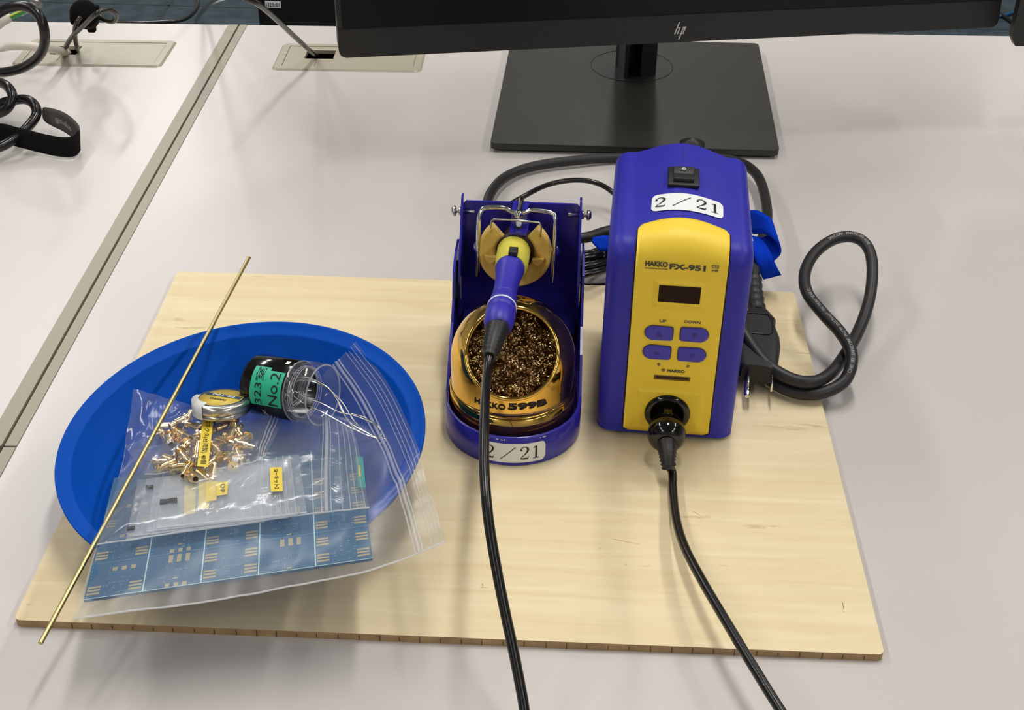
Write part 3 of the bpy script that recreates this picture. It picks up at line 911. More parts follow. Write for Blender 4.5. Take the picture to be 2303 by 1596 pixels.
ax = Vector((0.91, -0.387, 0.141)).normalized()
RR = 0.0182
L0 = at(577, 862, 0.036)
r = thing('solder_dispenser', L0, 'black capped clear tube of solder wire lying in the bowl, with a green tape label', 'solder dispenser')
e1 = ax.cross(Vector((0, 0, 1))).normalized(); e2 = ax.cross(e1)      # e1 toward viewer-ish
if e1.y > 0: e1 = -e1
e2 = e1.cross(ax)
if e2.z < 0: e2 = -e2
b = MB()
b.lathe([(0, 0.0), (RR - 0.002, 0), (RR - 0.0006, 0.0006), (RR, 0.002), (RR, 0.0315), (RR - 0.0006, 0.032), (RR - 0.0015, 0.032), (RR - 0.0015, 0.012), (0, 0.012)], L0, ax, M_glossblack, n=64)
def RF(a, v, rr_=RR + 0.00025): return L0 + ax * v + (e1 * math.cos(a) + e2 * math.sin(a)) * rr_
b.build('cap', r)
b = MB()
# green label: around the cylinder facing the viewer, angle measured from e1 upward
a_c = math.radians(33)
def LF(u, v): return RF(a_c + v / RR, u)            # u along the axis, v up around
sheet(b, 0.0085, -0.0115, 0.0197, 0.0125, M_green, LF, nx=4, ny=16)
sheet(b, 0.0197, -0.0115, 0.0305, 0.0105, M_green, LF, nx=4, ny=16)
LT = lambda ox, oy: (lambda u, v: RF(a_c + (oy + v) / RR, ox + u, RR + 0.0005))
put_text(b, '323室', M_ink, LT(0.0140, 0.0005), 0.0060, rot=math.pi / 2, width=0.0225)
put_text(b, 'No.2', M_ink, LT(0.0248, -0.0005), 0.0068, rot=math.pi / 2, width=0.0200)
b.build('green_label', r)
b = MB()
put_text(b, 'KO3', M_white, lambda u, v: RF(math.radians(-28) + v / RR, 0.016 + u, RR + 0.0003), 0.0026, rot=math.pi / 2)
b.build('white_print', r); b = MB()
sheet(b, 0.0255, 0, 0.0282, 0.003, M_white, lambda u, v: RF(math.radians(88) + v / RR, u, RR + 0.0003), nx=2, ny=4)
b.build('white_mark', r)
b = MB()
b.lathe([(RR + 0.0004, 0.0315), (RR + 0.0004, 0.0480), (RR - 0.0004, 0.0482), (RR - 0.0010, 0.0480), (RR - 0.0010, 0.0320)], L0, ax, M_clear, n=64)
b.build('clear_tube', r)
b = MB()
for h_ in (0.0318, 0.0478):
    ring = [L0 + ax * h_ + (e1 * math.cos(2 * math.pi * k / 64) + e2 * math.sin(2 * math.pi * k / 64)) * (RR - 0.0002) for k in range(64)]
    b.tube(ring, 0.00045, M_rib, n=6, closed=True)
for h_ in (0.0335, 0.0350, 0.0365):
    ring = [L0 + ax * h_ + (e1 * math.cos(2 * math.pi * k / 48) + e2 * math.sin(2 * math.pi * k / 48)) * (RR - 0.0028) for k in range(48)]
    b.tube(ring, 0.0003, M_rib, n=5, closed=True)
b.build('tube_rim', r)
b = MB()
TI = lambda px, py, k: dep(px, py, k)
dc = (L0 + ax * 0.035 - CAM).dot(R2)
loops = [
    [(642, 872, 0), (655, 876, 0), (700, 878, -.004)],
    [(650, 870, 0), (662, 858, .0), (690, 856, 0), (720, 864, 0), (748, 882, -.004), (772, 908, -.005), (792, 940, -.006), (815, 966, -.008), (845, 982, -.01), (858, 978, -.01), (852, 960, -.01), (820, 938, -.01), (790, 930, -.008)],
    [(660, 890, 0), (680, 905, 0), (712, 920, -.004), (750, 940, -.006), (790, 962, -.008), (825, 978, -.01), (856, 986, -.01), (862, 976, -.01), (840, 952, -.01), (800, 935, -.008), (760, 925, -.006), (720, 905, -.004), (690, 895, -.002), (664, 880, 0), (652, 872, 0)],
    [(648, 884, 0), (656, 862, 0), (684, 852, 0), (722, 862, -.002), (752, 888, -.004), (770, 925, -.006), (800, 965, -.008), (846, 984, -.01), (868, 988, -.01), (856, 996, -.01), (845, 985, -.01)],
    [(655, 900, 0), (645, 880, 0), (655, 856, 0), (690, 848, 0), (738, 872, -.004), (762, 905, -.005), (788, 950, -.007), (830, 975, -.009)]]
for lp in loops:
    b.tube(crv([TI(x_, y_, dc + d_ * 1.0 - 0.002) for x_, y_, d_ in lp], 6), 0.00042, M_chrome, n=6)
for k in range(4):
    h_ = 0.024 + 0.0011 * k; ra = 0.0105 + 0.0008 * (k % 3)
    ring = [L0 + ax * (h_ + 0.0008 * math.sin(q)) + (e1 * math.cos(2 * math.pi * q / 40) + e2 * math.sin(2 * math.pi * q / 40)) * ra for q in range(40)]
    b.tube(ring, 0.00045, M_steel, n=5, closed=True)
o = b.build('solder_wire', base=L0 + ax * 0.025)
setp(o, 'thin shiny solder wire coiled in the clear tube and looping out over the bag', 'solder wire')

# ---- brass rod
p0 = at(560, 579, 0.066); p1 = at(91, 1446, 0.026)
b = MB(); b.tube([p0, p0.lerp(p1, .25), p0.lerp(p1, .5), p0.lerp(p1, .75), p1], 0.00125, M_brass, n=14)
setp(b.build('brass_rod', base=(p0 + p1) / 2), 'long thin brass rod laid across the blue bowl', 'rod')

# ================================================================== SOLDERING STATION
SY = math.radians(-3.7)
SC = Vector((0.346, 0.1751, 0)); SW, SD, SH = 0.0836, 0.120, 0.1345
sx_ = Vector((math.cos(SY), math.sin(SY), 0)); sy_ = Vector((-math.sin(SY), math.cos(SY), 0))
def SP(s_, y_, z_): return SC + sx_ * s_ + sy_ * y_ + Vector((0, 0, z_))
def crown(s_):
    t = abs(s_) / 0.030
    return CR * (0.5 + 0.5 * math.cos(math.pi * min(1, t))) ** 0.65 if t < 1 else 0.0
root = thing('soldering_station', SP(0, SD / 2, 0.0), 'blue and yellow soldering station with display and four buttons, on the right of the board', 'soldering station')
CR = 0.0080
def cfac(y_): return 0.5 + 0.5 * min(1, max(0, y_) / 0.09)
def sidecurve(t):   # path up the front, over the edge and back: returns (y,z)
    r_ = 0.013; z1 = SH - r_
    if t < z1: return (0.0, t)
    a = (t - z1) / r_
    if a < math.pi / 2: return (r_ - r_ * math.cos(a), z1 + r_ * math.sin(a))
    return (r_ + (t - z1 - r_ * math.pi / 2), SH)
def body_pt(s_, t):
    y_, z_ = sidecurve(t)
    return y_, z_ + cfac(y_) * crown(s_) * max(0, min(1, (z_ - 0.09) / (SH - 0.09))) ** 2
b = MB()
T_end = (SH - 0.013) + 0.013 * math.pi / 2 + (SD - 0.013)
NS, NT = 40, 60
# outline across x with rounded vertical/top edges: superellipse-like inset
def shell_pt(i, t):
    # i in 0..NS across; returns inset-rounded point
    s_ = -SW / 2 + SW * i / NS
    return s_
ts = [0.0, 0.002, 0.005] + [0.01 + (SH - 0.013 - 0.01) * k / 14 for k in range(15)]
ts += [SH - 0.013 + 0.013 * math.pi / 2 * k / 8 for k in range(1, 9)]
te = (SH - 0.013) + 0.013 * math.pi / 2
ts += [te + (SD - 0.013) * k / 14 for k in range(1, 15)]
rr_ = 0.0095
rows = []
# cross-section at path param: goes from left side bottom, round edge, across, round edge, right side; depth measured along inward normal
for t in ts:
    y_, z_ = sidecurve(t); y2, z2 = sidecurve(t + 1e-5); ty_, tz_ = (y2 - y_), (z2 - z_); L_ = math.hypot(ty_, tz_); ty_ /= L_; tz_ /= L_
    ny_, nz_ = -tz_, ty_            # outward normal (front: -y ; top: +z)
    row = []
    cs = []
    dpt = [0.055, 0.03, 0.0095]
    for d_ in dpt: cs.append((-SW / 2, d_))
    for k in range(1, 7):
        a = math.pi / 2 * k / 6; cs.append((-SW / 2 + rr_ - rr_ * math.cos(a), rr_ - rr_ * math.sin(a)))
    for k in range(1, 26): cs.append((-SW / 2 + rr_ + (SW - 2 * rr_) * k / 26, 0.0))
    for k in range(0, 7):
        a = math.pi / 2 * k / 6; cs.append((SW / 2 - rr_ + rr_ * math.sin(a), rr_ - rr_ * math.cos(a)))
    for d_ in dpt[:-1][::-1]: cs.append((SW / 2, d_))
    for (s_, d_) in cs:
        # inward shift toward the core line (y=0.058, z=0.078 clipped)
        iy, iz = y_ - ny_ * d_, z_ - nz_ * d_
        cr = cfac(y_) * crown(s_) * max(0, min(1, (z_ - 0.09) / (SH - 0.09))) ** 2
        row.append(SP(s_, max(0, iy), max(0.0025, iz + cr)))
    rows.append(row)
b.grid([r_[::-1] for r_ in rows], M_blue)
# back and bottom closing
b.box(SP(0, SD - 0.02, SH / 2 - 0.002), (SW - 0.0004, 0.036, SH - 0.02), M_blue, rot=Matrix.Rotation(SY, 3, 'Z'), bev=0.006)
b.box(SP(0, SD * 0.5, SH * 0.42 + 0.0025), (SW - 0.00006, SD - 0.022, SH * 0.84), M_blue, rot=Matrix.Rotation(SY, 3, 'Z'))
b.build('housing', root)
# centre seam lines on the top
b = MB()
def top_fr(s_, t, h=0.0):
    y_, z_ = body_pt(s_, t); y2, z2 = body_pt(s_, t + 1e-4)
    ty_, tz_ = y2 - y_, z2 - z_; L_ = math.hypot(ty_, tz_); ny_, nz_ = -tz_ / L_, ty_ / L_
    return SP(s_, y_ + ny_ * h, z_ + nz_ * h)
sheet(b, -0.00018, te + 0.006, 0.00018, te + SD - 0.016, mat('seam_blue', srgb(34, 30, 110), 0.6), lambda u, v: top_fr(u, v, 0.0002), nx=1, ny=40)
b.build('seam', root)
# feet
for sx2 in (-0.032, 0.032):
    for y2 in (0.014, SD - 0.02):
        f_ = MB(); f_.lathe([(0, 0.0002), (0.005, 0.0002), (0.0055, 0.003), (0, 0.003)], SP(sx2, y2, 0), (0, 0, 1), M_rubber, n=20); f_.build('foot', root)

# yellow panel
YL, YR = -0.0252, 0.0270
yp = MB()
def panel_top(s_):
    q = (s_ - 0.001) / 0.0261
    return te + 0.0115 - 0.0045 * q * q - (0.004 * max(0, (abs(q) - 0.9) / 0.1) ** 2)
rows = []
for i in range(31):
    s_ = YL + (YR - YL) * i / 30
    tt = panel_top(s_)
    bot = 0.0052 + (0.0018 if i in (0, 30) else 0.0006 if i in (1, 29) else 0)
    rows.append([top_fr(s_, bot, -0.001)] + [top_fr(s_, bot + (tt - bot) * j / 60, 0.0014) for j in range(61)] + [top_fr(s_, tt + 0.0002, -0.001)])
yp.grid([[p.copy() for p in rows[0]]] + rows, M_yel)
edge0 = [top_fr(YL - 0.0001, 0.007 + (panel_top(YL) - 0.007) * j / 62, -0.001) for j in range(63)]
yp.grid([edge0, rows[0]], M_yel); edge1 = [top_fr(YR + 0.0001, 0.007 + (panel_top(YR) - 0.007) * j / 62, -0.001) for j in range(63)]
yp.grid([rows[-1], edge1], M_yel)
panel = yp.build('front_panel', root)
F = lambda s_, z_, h=0.0015: SP(s_, -h, z_)
# dark gap line around the panel
gp = MB()
gl_ = [top_fr(YL - 0.0005, 0.006 + (panel_top(YL) + 0.001 - 0.006) * j / 50, 0.0001) for j in range(51)]
gr_ = [top_fr(YR + 0.0005, 0.006 + (panel_top(YR) + 0.001 - 0.006) * j / 50, 0.0001) for j in range(51)]
gt_ = [top_fr(YL + (YR - YL) * i / 30, panel_top(YL + (YR - YL) * i / 30) + 0.0006, 0.0001) for i in range(31)]
gb_ = [top_fr(YL + (YR - YL) * i / 10, 0.0047, 0.0001) for i in range(11)]
for g in (gl_, gr_, gt_, gb_): gp.tube(g, 0.00035, mat('panel_gap', srgb(28, 20, 40), 0.8), n=6)
gp.build('panel_gap', root)
# display recess: raised chamfered frame
b = MB()
dz0, dz1, ds0, ds1 = 0.0942, 0.1140, -0.0143, 0.0178
dd = [(-0.0109, 0.1003), (0.0130, 0.1003), (0.0130, 0.1114), (-0.0109, 0.1114)]
oo = [(ds0, dz0 + .0012), (ds0 + 0.004, dz0 - 0.0002), (0.0017, dz0 - 0.0009), (ds1 - 0.004, dz0 - 0.0002), (ds1, dz0 + .0012), (ds1, dz1), (ds1 - .004, dz1 + .0006), (0.0017, dz1 + .0011), (ds0 + .004, dz1 + .0006), (ds0, dz1)]
def chamfer(b_, outer, inner, h0, h1, m):
    n = len(outer)
    b_.add([F(x, z, h0) for x, z in outer] + [F(x, z, h1) for x, z in inner], [(i, (i + 1) % n, n + (i + 1) % n, n + i) for i in range(n)], m, False)
ii = [(-0.0112, 0.0985), (-0.006, .0984), (0.0010, .0983), (0.008, .0984), (0.0137, .0985), (0.0137, .1125), (0.008, .1127), (0.001, .1128), (-0.006, .1127), (-0.0112, .1125)]
chamfer(b, oo, ii, 0.0014, 0.0030, M_yel)
n = len(ii)
b.add([F(x, z, 0.0030) for x, z in ii], [tuple(range(n))], M_yel, False)
b.build('display_bezel', panel)
b = MB(); b.prism([(x, z) for x, z in dd], 0.0026, 0.0033, M_disp, lambda u, v, h: F(u, v, h)); b.build('display', panel)
# buttons
def bean(cx, cz, w_, h_, flat):
    p = []
    for k in range(25):
        a = math.radians(90 + 180 * k / 24)
        p.append((cx - w_ / 2 + h_ * 0.52 + h_ * 0.52 * math.cos(a), cz + h_ / 2 * math.sin(a)))
    e = w_ / 2
    q = [(cx + e - 0.0012, cz - h_ * 0.48), (cx + e - 0.0002, cz - h_ * 0.40), (cx + e, cz - h_ * 0.1), (cx + e, cz + h_ * 0.2), (cx + e - 0.0003, cz + h_ * 0.40), (cx + e - 0.0013, cz + h_ * 0.47)]
    pts = p + q
    if flat < 0: pts = [(2 * cx - x, z) for x, z in pts][::-1]
    return pts
for (cx, cz, sd_, sym) in ((-0.0086, 0.0780, 1, 'UP'), (0.0120, 0.0784, -1, 'DOWN'), (-0.0088, 0.0644, 1, '*'), (0.0118, 0.0643, -1, '#')):
    pts = bean(cx, cz, 0.0164, 0.0096, sd_)
    rim = bean(cx, cz, 0.0172, 0.0104, sd_)
    b = MB()
    n = len(pts)
    lay = [[F(x, z, 0.0012) for x, z in rim], [F(x, z, 0.00165) for x, z in rim]]
    b.add(lay[1], [tuple(range(n))], mat('button_gap', srgb(120, 95, 30), 0.7), False)
    scl = lambda P, k: [(cx + (x - cx) * k, cz + (z - cz) * k) for x, z in P]
    lays = [[F(x, z, 0.0016) for x, z in pts], [F(x, z, 0.0025) for x, z in pts], [F(x, z, 0.0029) for x, z in scl(pts, .94)], [F(x, z, 0.0031) for x, z in scl(pts, .8)]]
    b.grid(lays, M_btn, closev=True)
    b.add(lays[-1], [tuple(range(n))], M_btn, True)
    if sym in ('UP', 'DOWN'):
        k = 1 if sym == 'UP' else -1
        b.add([F(cx - 0.0020, cz - 0.0016 * k, 0.0033), F(cx + 0.0020, cz - 0.0016 * k, 0.0033), F(cx, cz + 0.0020 * k, 0.0033)], [(0, 1, 2) if k > 0 else (2, 1, 0)], M_btn2, False)
    else:
        put_text(b, sym, M_btn2, lambda u, v: F(cx + u, cz + v, 0.0033), 0.0038, bold=-0.01)
    b.build('button', panel)
b = MB()
FT = lambda ox, oz: (lambda u, v: F(ox + u, oz + v, 0.00165))
put_text(b, 'UP', M_greyink, FT(-0.0068, 0.0862), 0.0020, bold=0.02, width=0.0040)
put_text(b, 'DOWN', M_greyink, FT(0.0103, 0.0868), 0.0020, bold=0.02, width=0.0092)
put_text(b, '*', M_greyink, FT(-0.0070, 0.0556), 0.0024, bold=0.012)
put_text(b, '#', M_greyink, FT(0.0102, 0.0556), 0.0023, bold=0.005)
put_text(b, 'HAKKO', M_greyink, FT(-0.0134, 0.1242), 0.0036, bold=0.045, width=0.0128)
put_text(b, 'SOLDERING STATION', M_greyink, FT(-0.0134, 0.1212), 0.0009, bold=0.03, width=0.0128)
put_text(b, 'FX-951', M_greyink, FT(0.0042, 0.1232), 0.0038, bold=0.045, width=0.0205)
put_text(b, 'ESD', M_yel, lambda u, v: F(0.0197 + u, 0.1249 + v, 0.0019), 0.0013, bold=0.02, width=0.0030)
sheet(b, 0.0178, 0.1238, 0.0216, 0.1258, M_greyink, lambda u, v: F(u, v, 0.0016), nx=1, ny=1)
put_text(b, 'SAFE', M_greyink, FT(0.0197, 0.1224), 0.0014, bold=0.03, width=0.0038)
put_text(b, 'HAKKO', M_greyink, FT(0.0036, 0.0515), 0.0021, bold=0.045, width=0.0104)
pent = [(-0.0040 + 0.0013 * math.sin(2 * math.pi * k / 5), 0.0517 + 0.0013 * math.cos(2 * math.pi * k / 5)) for k in range(5)]
pin = [(-0.0040 + 0.0009 * math.sin(2 * math.pi * k / 5), 0.0517 + 0.0009 * math.cos(2 * math.pi * k / 5)) for k in range(5)]
b.add([F(x, z, .00165) for x, z in pent] + [F(x, z, .00165) for x, z in pin], [(i, (i + 1) % 5, 5 + (i + 1) % 5, 5 + i) for i in range(5)], M_greyink, False)
b.add([F(-0.0040 + 0.0005 * math.cos(k * math.pi / 4), 0.0517 + 0.0005 * math.sin(k * math.pi / 4), .00165) for k in range(8)], [tuple(range(8))], M_greyink, False)
b.build('printed_lettering', panel)
# card slot
b = MB()
b.add([F(-0.0092, 0.0478, 0.0016), F(0.0124, 0.0478, 0.0016), F(0.0124, 0.0446, 0.0016), (F(-0.0092, 0.0446, 0.0016))], [(3, 2, 1, 0)], mat('slot_dark', srgb(120, 84, 22), 0.8), False)
b.add([F(-0.0080, 0.0472, 0.00175), F(0.0113, 0.0472, 0.00175), F(0.0113, 0.0457, 0.00175), (F(-0.0080, 0.0457, 0.00175))], [(3, 2, 1, 0)], mat('slot_deep', srgb(52, 34, 14), 0.8), False)
b.build('card_slot', panel)
# sunken socket area: shallow raised edges
b = MB()
o4 = [(-0.0200, 0.0075), (0.0235, 0.0075), (0.0215, 0.0372), (0.0017, 0.0380), (-0.0185, 0.0372)]
i4 = [(-0.0150, 0.0085), (0.0185, 0.0085), (0.0200, 0.0352), (0.0017, 0.0358), (-0.0170, 0.0352)]
chamfer(b, o4, i4, 0.0014, 0.0024, M_yel)
b.add([F(x, z, 0.0024) for x, z in i4], [tuple(range(5))], M_yel, False)
b.build('socket_surround', panel)
# rocker switch on the top
def TP(s_, y_, h=0.0): return SP(s_, y_, SH + crown(s_) * 0 + 0.0058 + h)
c_sw = at(1537, 402, SH + CR * 0.85)
d_ = c_sw - SC; sws, swy = d_.dot(sx_), d_.dot(sy_); CS = CR * cfac(swy)
b = MB(); b.box(SP(sws, swy, SH + CS + 0.0004), (0.0190, 0.0232, 0.0024), M_blackpl, rot=Matrix.Rotation(SY, 3, 'Z'), bev=0.0008)
sw = b.build('power_switch', root)
b = MB()
for q, (yy, hh, tl) in enumerate(((0.0042, CS + 0.0020, 0.16), (-0.0042, CS + 0.0024, -0.10))):
    b.box(SP(sws, swy + yy, SH + hh), (0.0124, 0.0084, 0.0026), M_blackpl, rot=Matrix.Rotation(SY, 3, 'Z') @ Matrix.Rotation(tl, 3, 'X'), bev=0.0005)
b.build('rocker', sw)
b = MB()
ring = [SP(sws + 0.0011 * math.cos(2 * math.pi * k / 24), swy + 0.0045 + 0.0011 * math.sin(2 * math.pi * k / 24), SH + CS + 0.0040) for k in range(24)]
b.tube(ring, 0.0003, M_white, n=6, closed=True)
b.build('off_mark', sw)
# 2/21 sticker on the top
la = at(1546, 461, SH + 0.0045); d_ = la - SC; ls, ly = d_.dot(sx_), d_.dot(sy_)
tcen = te + (ly - 0.013)
b = MB()
sr = -0.02
def TL(u, v, h=0.0006): return top_fr(ls + u * math.cos(sr) - v * math.sin(sr), tcen + v * math.cos(sr) + u * math.sin(sr), h)
sheet(b, -0.0210, -0.0095, 0.0212, 0.0098, M_white, TL, r=0.0035, nx=40, ny=6)
serif_221(b, M_ink, lambda u, v: TL(u - 0.0002, v - 0.0052, 0.0009), 0.0108)
b.build('label_sticker', root)
# socket + plug + cable at the front
cs_, cz_ = 0.0008, 0.0205
axp = (-sy_ + Vector((0, 0, -0.10))).normalized()
b = MB()
b.lathe([(0, 0.0015), (0.0138, 0.0015), (0.0138, 0.0032), (0.0126, 0.0046), (0.0098, 0.0050), (0.0088, 0.0042), (0.0088, 0.002)], SP(cs_, 0.0, cz_), -sy_, M_glossblack, n=48)
b.build('socket', root)
pb = SP(cs_, 0.0, cz_)
plug = thing('cable', pb + axp * 0.004, 'black cable with a round plug, running from the front socket of the station', 'cable')
b = MB()
b.lathe([(0, 0.003), (0.0088, 0.003), (0.0088, 0.0120), (0.0091, 0.0128), (0.0108, 0.0170), (0.0114, 0.0182), (0.0112, 0.0190), (0.0116, 0.0200), (0.0116, 0.0222), (0.0106, 0.0255), (0.0084, 0.0280), (0.0055, 0.0290), (0, 0.0290)], pb, axp, M_glossblack, n=48)
q1 = pb + axp * 0.010 + Vector((0, 0, 0.0085))
b.box(q1, (0.0052, 0.0085, 0.0022), M_glossblack, rot=Matrix.Rotation(SY, 3, 'Z'), bev=0.0008)
b.build('plug', plug)
pe = pb + axp * 0.027
path = [pe, pe + Vector((0.0003, -0.008, -0.0015)), pe + Vector((0.0008, -0.0150, -0.0060)), at(1512, 1062, 0.0060), at(1514, 1110, 0.0046), at(1522, 1172, 0.0070), at(1541, 1232, 0.0110), at(1582, 1310, 0.0155),
        at(1632, 1395, 0.0180), at(1686, 1485, 0.0185), at(1755, 1596, 0.0180), at(1850, 1740, 0.0140), at(1950, 1860, 0.0100), at(2060, 2050, 0.0), at(2150, 2300, ZD + 0.003), at(2230, 2700, ZD + 0.003)]
zmin = 0.0028
fix = []
for i, p in enumerate(path):
    fix.append(p)
path = fix
cp = crv(path, 8)
b = MB()
n_rel = 18
st = cp[:n_rel]
for i in range(0, 9):
    pass
rad = []
for i in range(n_rel):
    rad.append((0.0058 - 0.0020 * i / n_rel) + (0.0006 if i % 2 else -0.0005))
b.tube(st, rad, M_rubber, n=16); b.build('strain_relief', plug)
b = MB(); b.tube(cp[n_rel - 2:], 0.0026, M_cable, n=14); b.build('cord', plug)

# ================================================================== IRON STAND
NX0, NX1 = 0.2105, 0.2945
SX = (NX0 + NX1) / 2; BCY = 0.1835
st = thing('soldering_iron_stand', (SX, 0.22, 0), 'navy steel soldering iron stand with a round front base, left of the station', 'iron stand')
RB = (NX1 - NX0) / 2
b = MB()
outl = []
for k in range(41):
    a = math.pi + math.pi * k / 40
    outl.append((SX + RB * math.cos(a), BCY + RB * math.sin(a)))
def uprof(off):
    p = [(SX + (RB - off) * math.cos(math.pi + math.pi * k / 40), BCY + (RB - off) * math.sin(math.pi + math.pi * k / 40)) for k in range(41)]
    return [(NX0 + off, 0.297)] + p + [(NX1 - off, 0.297)]
o_, i_ = uprof(0.0), uprof(0.0022)
def zt(y_): return 0.0205 if y_ < 0.2 else 0.0205 + min(0.035, (y_ - 0.2) * 0.9)
rows = [[Vector((x, y, 0.0004)) for x, y in o_], [Vector((x, y, 0.0205)) for x, y in o_], [Vector((x, y, 0.0213)) for x, y in [((a + c) / 2, (d + e) / 2) for (a, d), (c, e) in zip(o_, i_)]], [Vector((x, y, 0.0205)) for x, y in i_], [Vector((x, y, 0.003)) for x, y in i_]]
b.grid([r_[::-1] for r_ in rows][::1], M_navy)
b.add([Vector((x, y, 0.0030)) for x, y in i_], [tuple(range(len(i_)))], M_navy, False)
b.add([Vector((x, y, 0.0004)) for x, y in o_], [tuple(reversed(range(len(o_))))], M_navy, False)
b.build('base', st)
# side brackets of the base (outer)
def plate(xx, th, poly, name, m=M_navy, holes=None):
    b = MB(); b.prism(poly, xx, xx + th, m, lambda u, v, h: Vector((h, u, v))); return b.build(name, st, bevel=0.0004)
low = [(0.186, 0.004), (0.298, 0.004), (0.298, 0.058), (0.288, 0.072), (0.266, 0.076), (0.246, 0.072), (0.242, 0.054), (0.230, 0.044), (0.210, 0.036), (0.186, 0.0206)]
# left bracket has an adjustment slot cut through: two pieces around a slit
plate(NX0, 0.0016, low, 'side_bracket'); plate(NX1 - 0.0016, 0.0016, low, 'side_bracket')
hi = [(0.252, 0.034), (0.292, 0.022), (0.2955, 0.030), (0.2925, 0.1035), (0.2855, 0.1045), (0.268, 0.086), (0.259, 0.078), (0.252, 0.060)]
plate(NX0 + 0.0030, 0.0014, hi, 'side_plate'); plate(NX1 - 0.0044, 0.0014, hi, 'side_plate')
# light slit on the left bracket
b = MB()
b.prism([(0.2445, 0.0640), (0.2475, 0.0600), (0.2475, 0.0440), (0.2445, 0.0480)], 0, 0.00012, M_greylabel, lambda u, v, h: Vector((NX0 + 0.0031 + 0.0014 + h, u + 0.010, v)))
b.build('slot', st)
# back plate
b = MB()
b.prism([(NX0 + 0.0018, 0.003), (NX1 - 0.0018, 0.003), (NX1 - 0.0018, 0.055), (NX1 - 0.0044, 0.056), (NX1 - 0.0044, 0.0985), (NX1 - 0.006, 0.1005), (NX0 + 0.006, 0.1005), (NX0 + 0.0044, 0.0985), (NX0 + 0.0044, 0.056), (NX0 + 0.0018, 0.055)], 0.2875, 0.2890, M_navy, lambda u, v, h: Vector((u, h, v)))
b.build('back_plate', st)
b = MB(); b.box((SX, 0.276, 0.0165), (NX1 - NX0 - 0.009, 0.0250, 0.0014), M_navy); b.build('cross_piece', st)
# side screws
for sgn, xx in ((-1, NX0 + 0.003), (1, NX1 - 0.003)):
    b = MB()
    c0 = Vector((xx, 0.2865, 0.0935))
    b.lathe([(0, 0), (0.0028, 0), (0.0028, 0.0018), (0.0014, 0.002), (0.0014, 0.0032), (0.0026, 0.0034), (0.0034, 0.0038), (0.0034, 0.0052), (0.0024, 0.0064), (0, 0.0066)], c0, (sgn, 0, 0), M_steel, n=20)
    b.lathe([(0.0013, -0.0085), (0.0013, 0), (0, 0)], c0, (sgn, 0, 0), M_steel, n=14)
    b.add([c0 + Vector((-sgn * 0.0085, 0.0013 * math.cos(k * math.pi / 4), 0.0013 * math.sin(k * math.pi / 4))) for k in range(8)], [tuple(range(8))], M_steel, False)
    b.build('screw', st)
# holder: orange resin disc with V notch
ha = Vector((-0.055, -0.992, 0.09)).normalized()
HC = aty(1158, 566, 0.262)
hr = Vector((1, 0, 0)); hr = (hr - ha * hr.dot(ha)).normalized(); hu = hr.cross(ha); hu = hu if hu.z > 0 else -hu
def HF(u, v, h): return HC + hr * u + hu * v + ha * h
DR = 0.0236
b = MB()
arc = []
a0, a1 = math.radians(90 + 38), math.radians(360 + 90 - 38)
inn = 0.0112
ringo = [(DR * math.cos(a0 + (a1 - a0) * k / 60) , DR * math.sin(a0 + (a1 - a0) * k / 60)) for k in range(61)]
b0, b1 = math.radians(90 + 40), math.radians(360 + 90 - 40)
ringi = [(inn * math.cos(b0 + (b1 - b0) * k / 60), inn * math.sin(b0 + (b1 - b0) * k / 60)) for k in range(61)]
rows = []
for (x0, y0), (x1, y1) in zip(ringo, ringi):
    L = []
    for (t, h) in ((0, -0.003), (0, 0.0022), (0.06, 0.0030), (0.14, 0.0030), (0.22, 0.0016), (0.7, 0.0006), (1, -0.002), (1, -0.006)):
        L.append(HF(x0 + (x1 - x0) * t, y0 + (y1 - y0) * t, h))
    rows.append(L)
b.grid(rows, M_holder)
for rw in (rows[0], rows[-1]): b.add(rw, [tuple(range(len(rw)))], M_holder, False)
# notch lips and two blocks
for sgn in (-1, 1):
    q_ = [(sgn * 0.0115, -0.0030), (sgn * 0.0190, -0.0022), (sgn * 0.0180, -0.0052), (sgn * 0.0150, -0.0072), (sgn * 0.0120, -0.0052)]
    b.prism(q_[::-1] if sgn < 0 else q_, 0.0, 0.0044, M_holder, HF)
b.build('resin_holder', st)
b = MB()
b.lathe([(0.0122, -0.004), (0.0122, 0.0012), (0.0114, 0.0018), (0.0102, 0.0010), (0.0102, -0.02)], HC, ha, M_darkring, n=40); b.build('receptacle', st)
# chrome wire frame
b = MB()
wf = [HF(-0.0238, -0.0170, 0.003), HF(-0.0236, 0.0, 0.0035), HF(-0.0232, 0.0200, 0.003), HF(-0.0222, 0.0262, 0.002), HF(-0.0195, 0.0292, 0.0), HF(-0.008, 0.0296, -0.001), HF(-0.0035, 0.0276, -0.001), HF(0.0015, 0.0265, -0.001), HF(0.0065, 0.0276, -0.001), HF(0.011, 0.0292, -0.001), HF(0.0225, 0.0284, 0.0), HF(0.0250, 0.0258, 0.002), HF(0.0256, 0.0200, 0.003), HF(0.0254, 0.0, 0.0035), HF(0.0248, -0.0185, 0.003)]
b.tube(crv(wf, 6), 0.00145, M_chrome, n=12); b.build('wire_frame', st)
b = MB()
w2 = [HF(-0.0152, 0.0140, 0.002), HF(-0.0153, 0.0205, 0.0032), HF(-0.0150, 0.0222, 0.0036), HF(-0.0132, 0.0236, 0.004), HF(0.0, 0.0238, 0.004), HF(0.0150, 0.0230, 0.004), HF(0.0164, 0.0212, 0.0036), HF(0.0166, 0.0190, 0.0032), HF(0.0160, 0.0125, 0.002)]
b.tube(w2, 0.00062, M_steel, n=8); b.build('wire_clip', st)
b = MB()
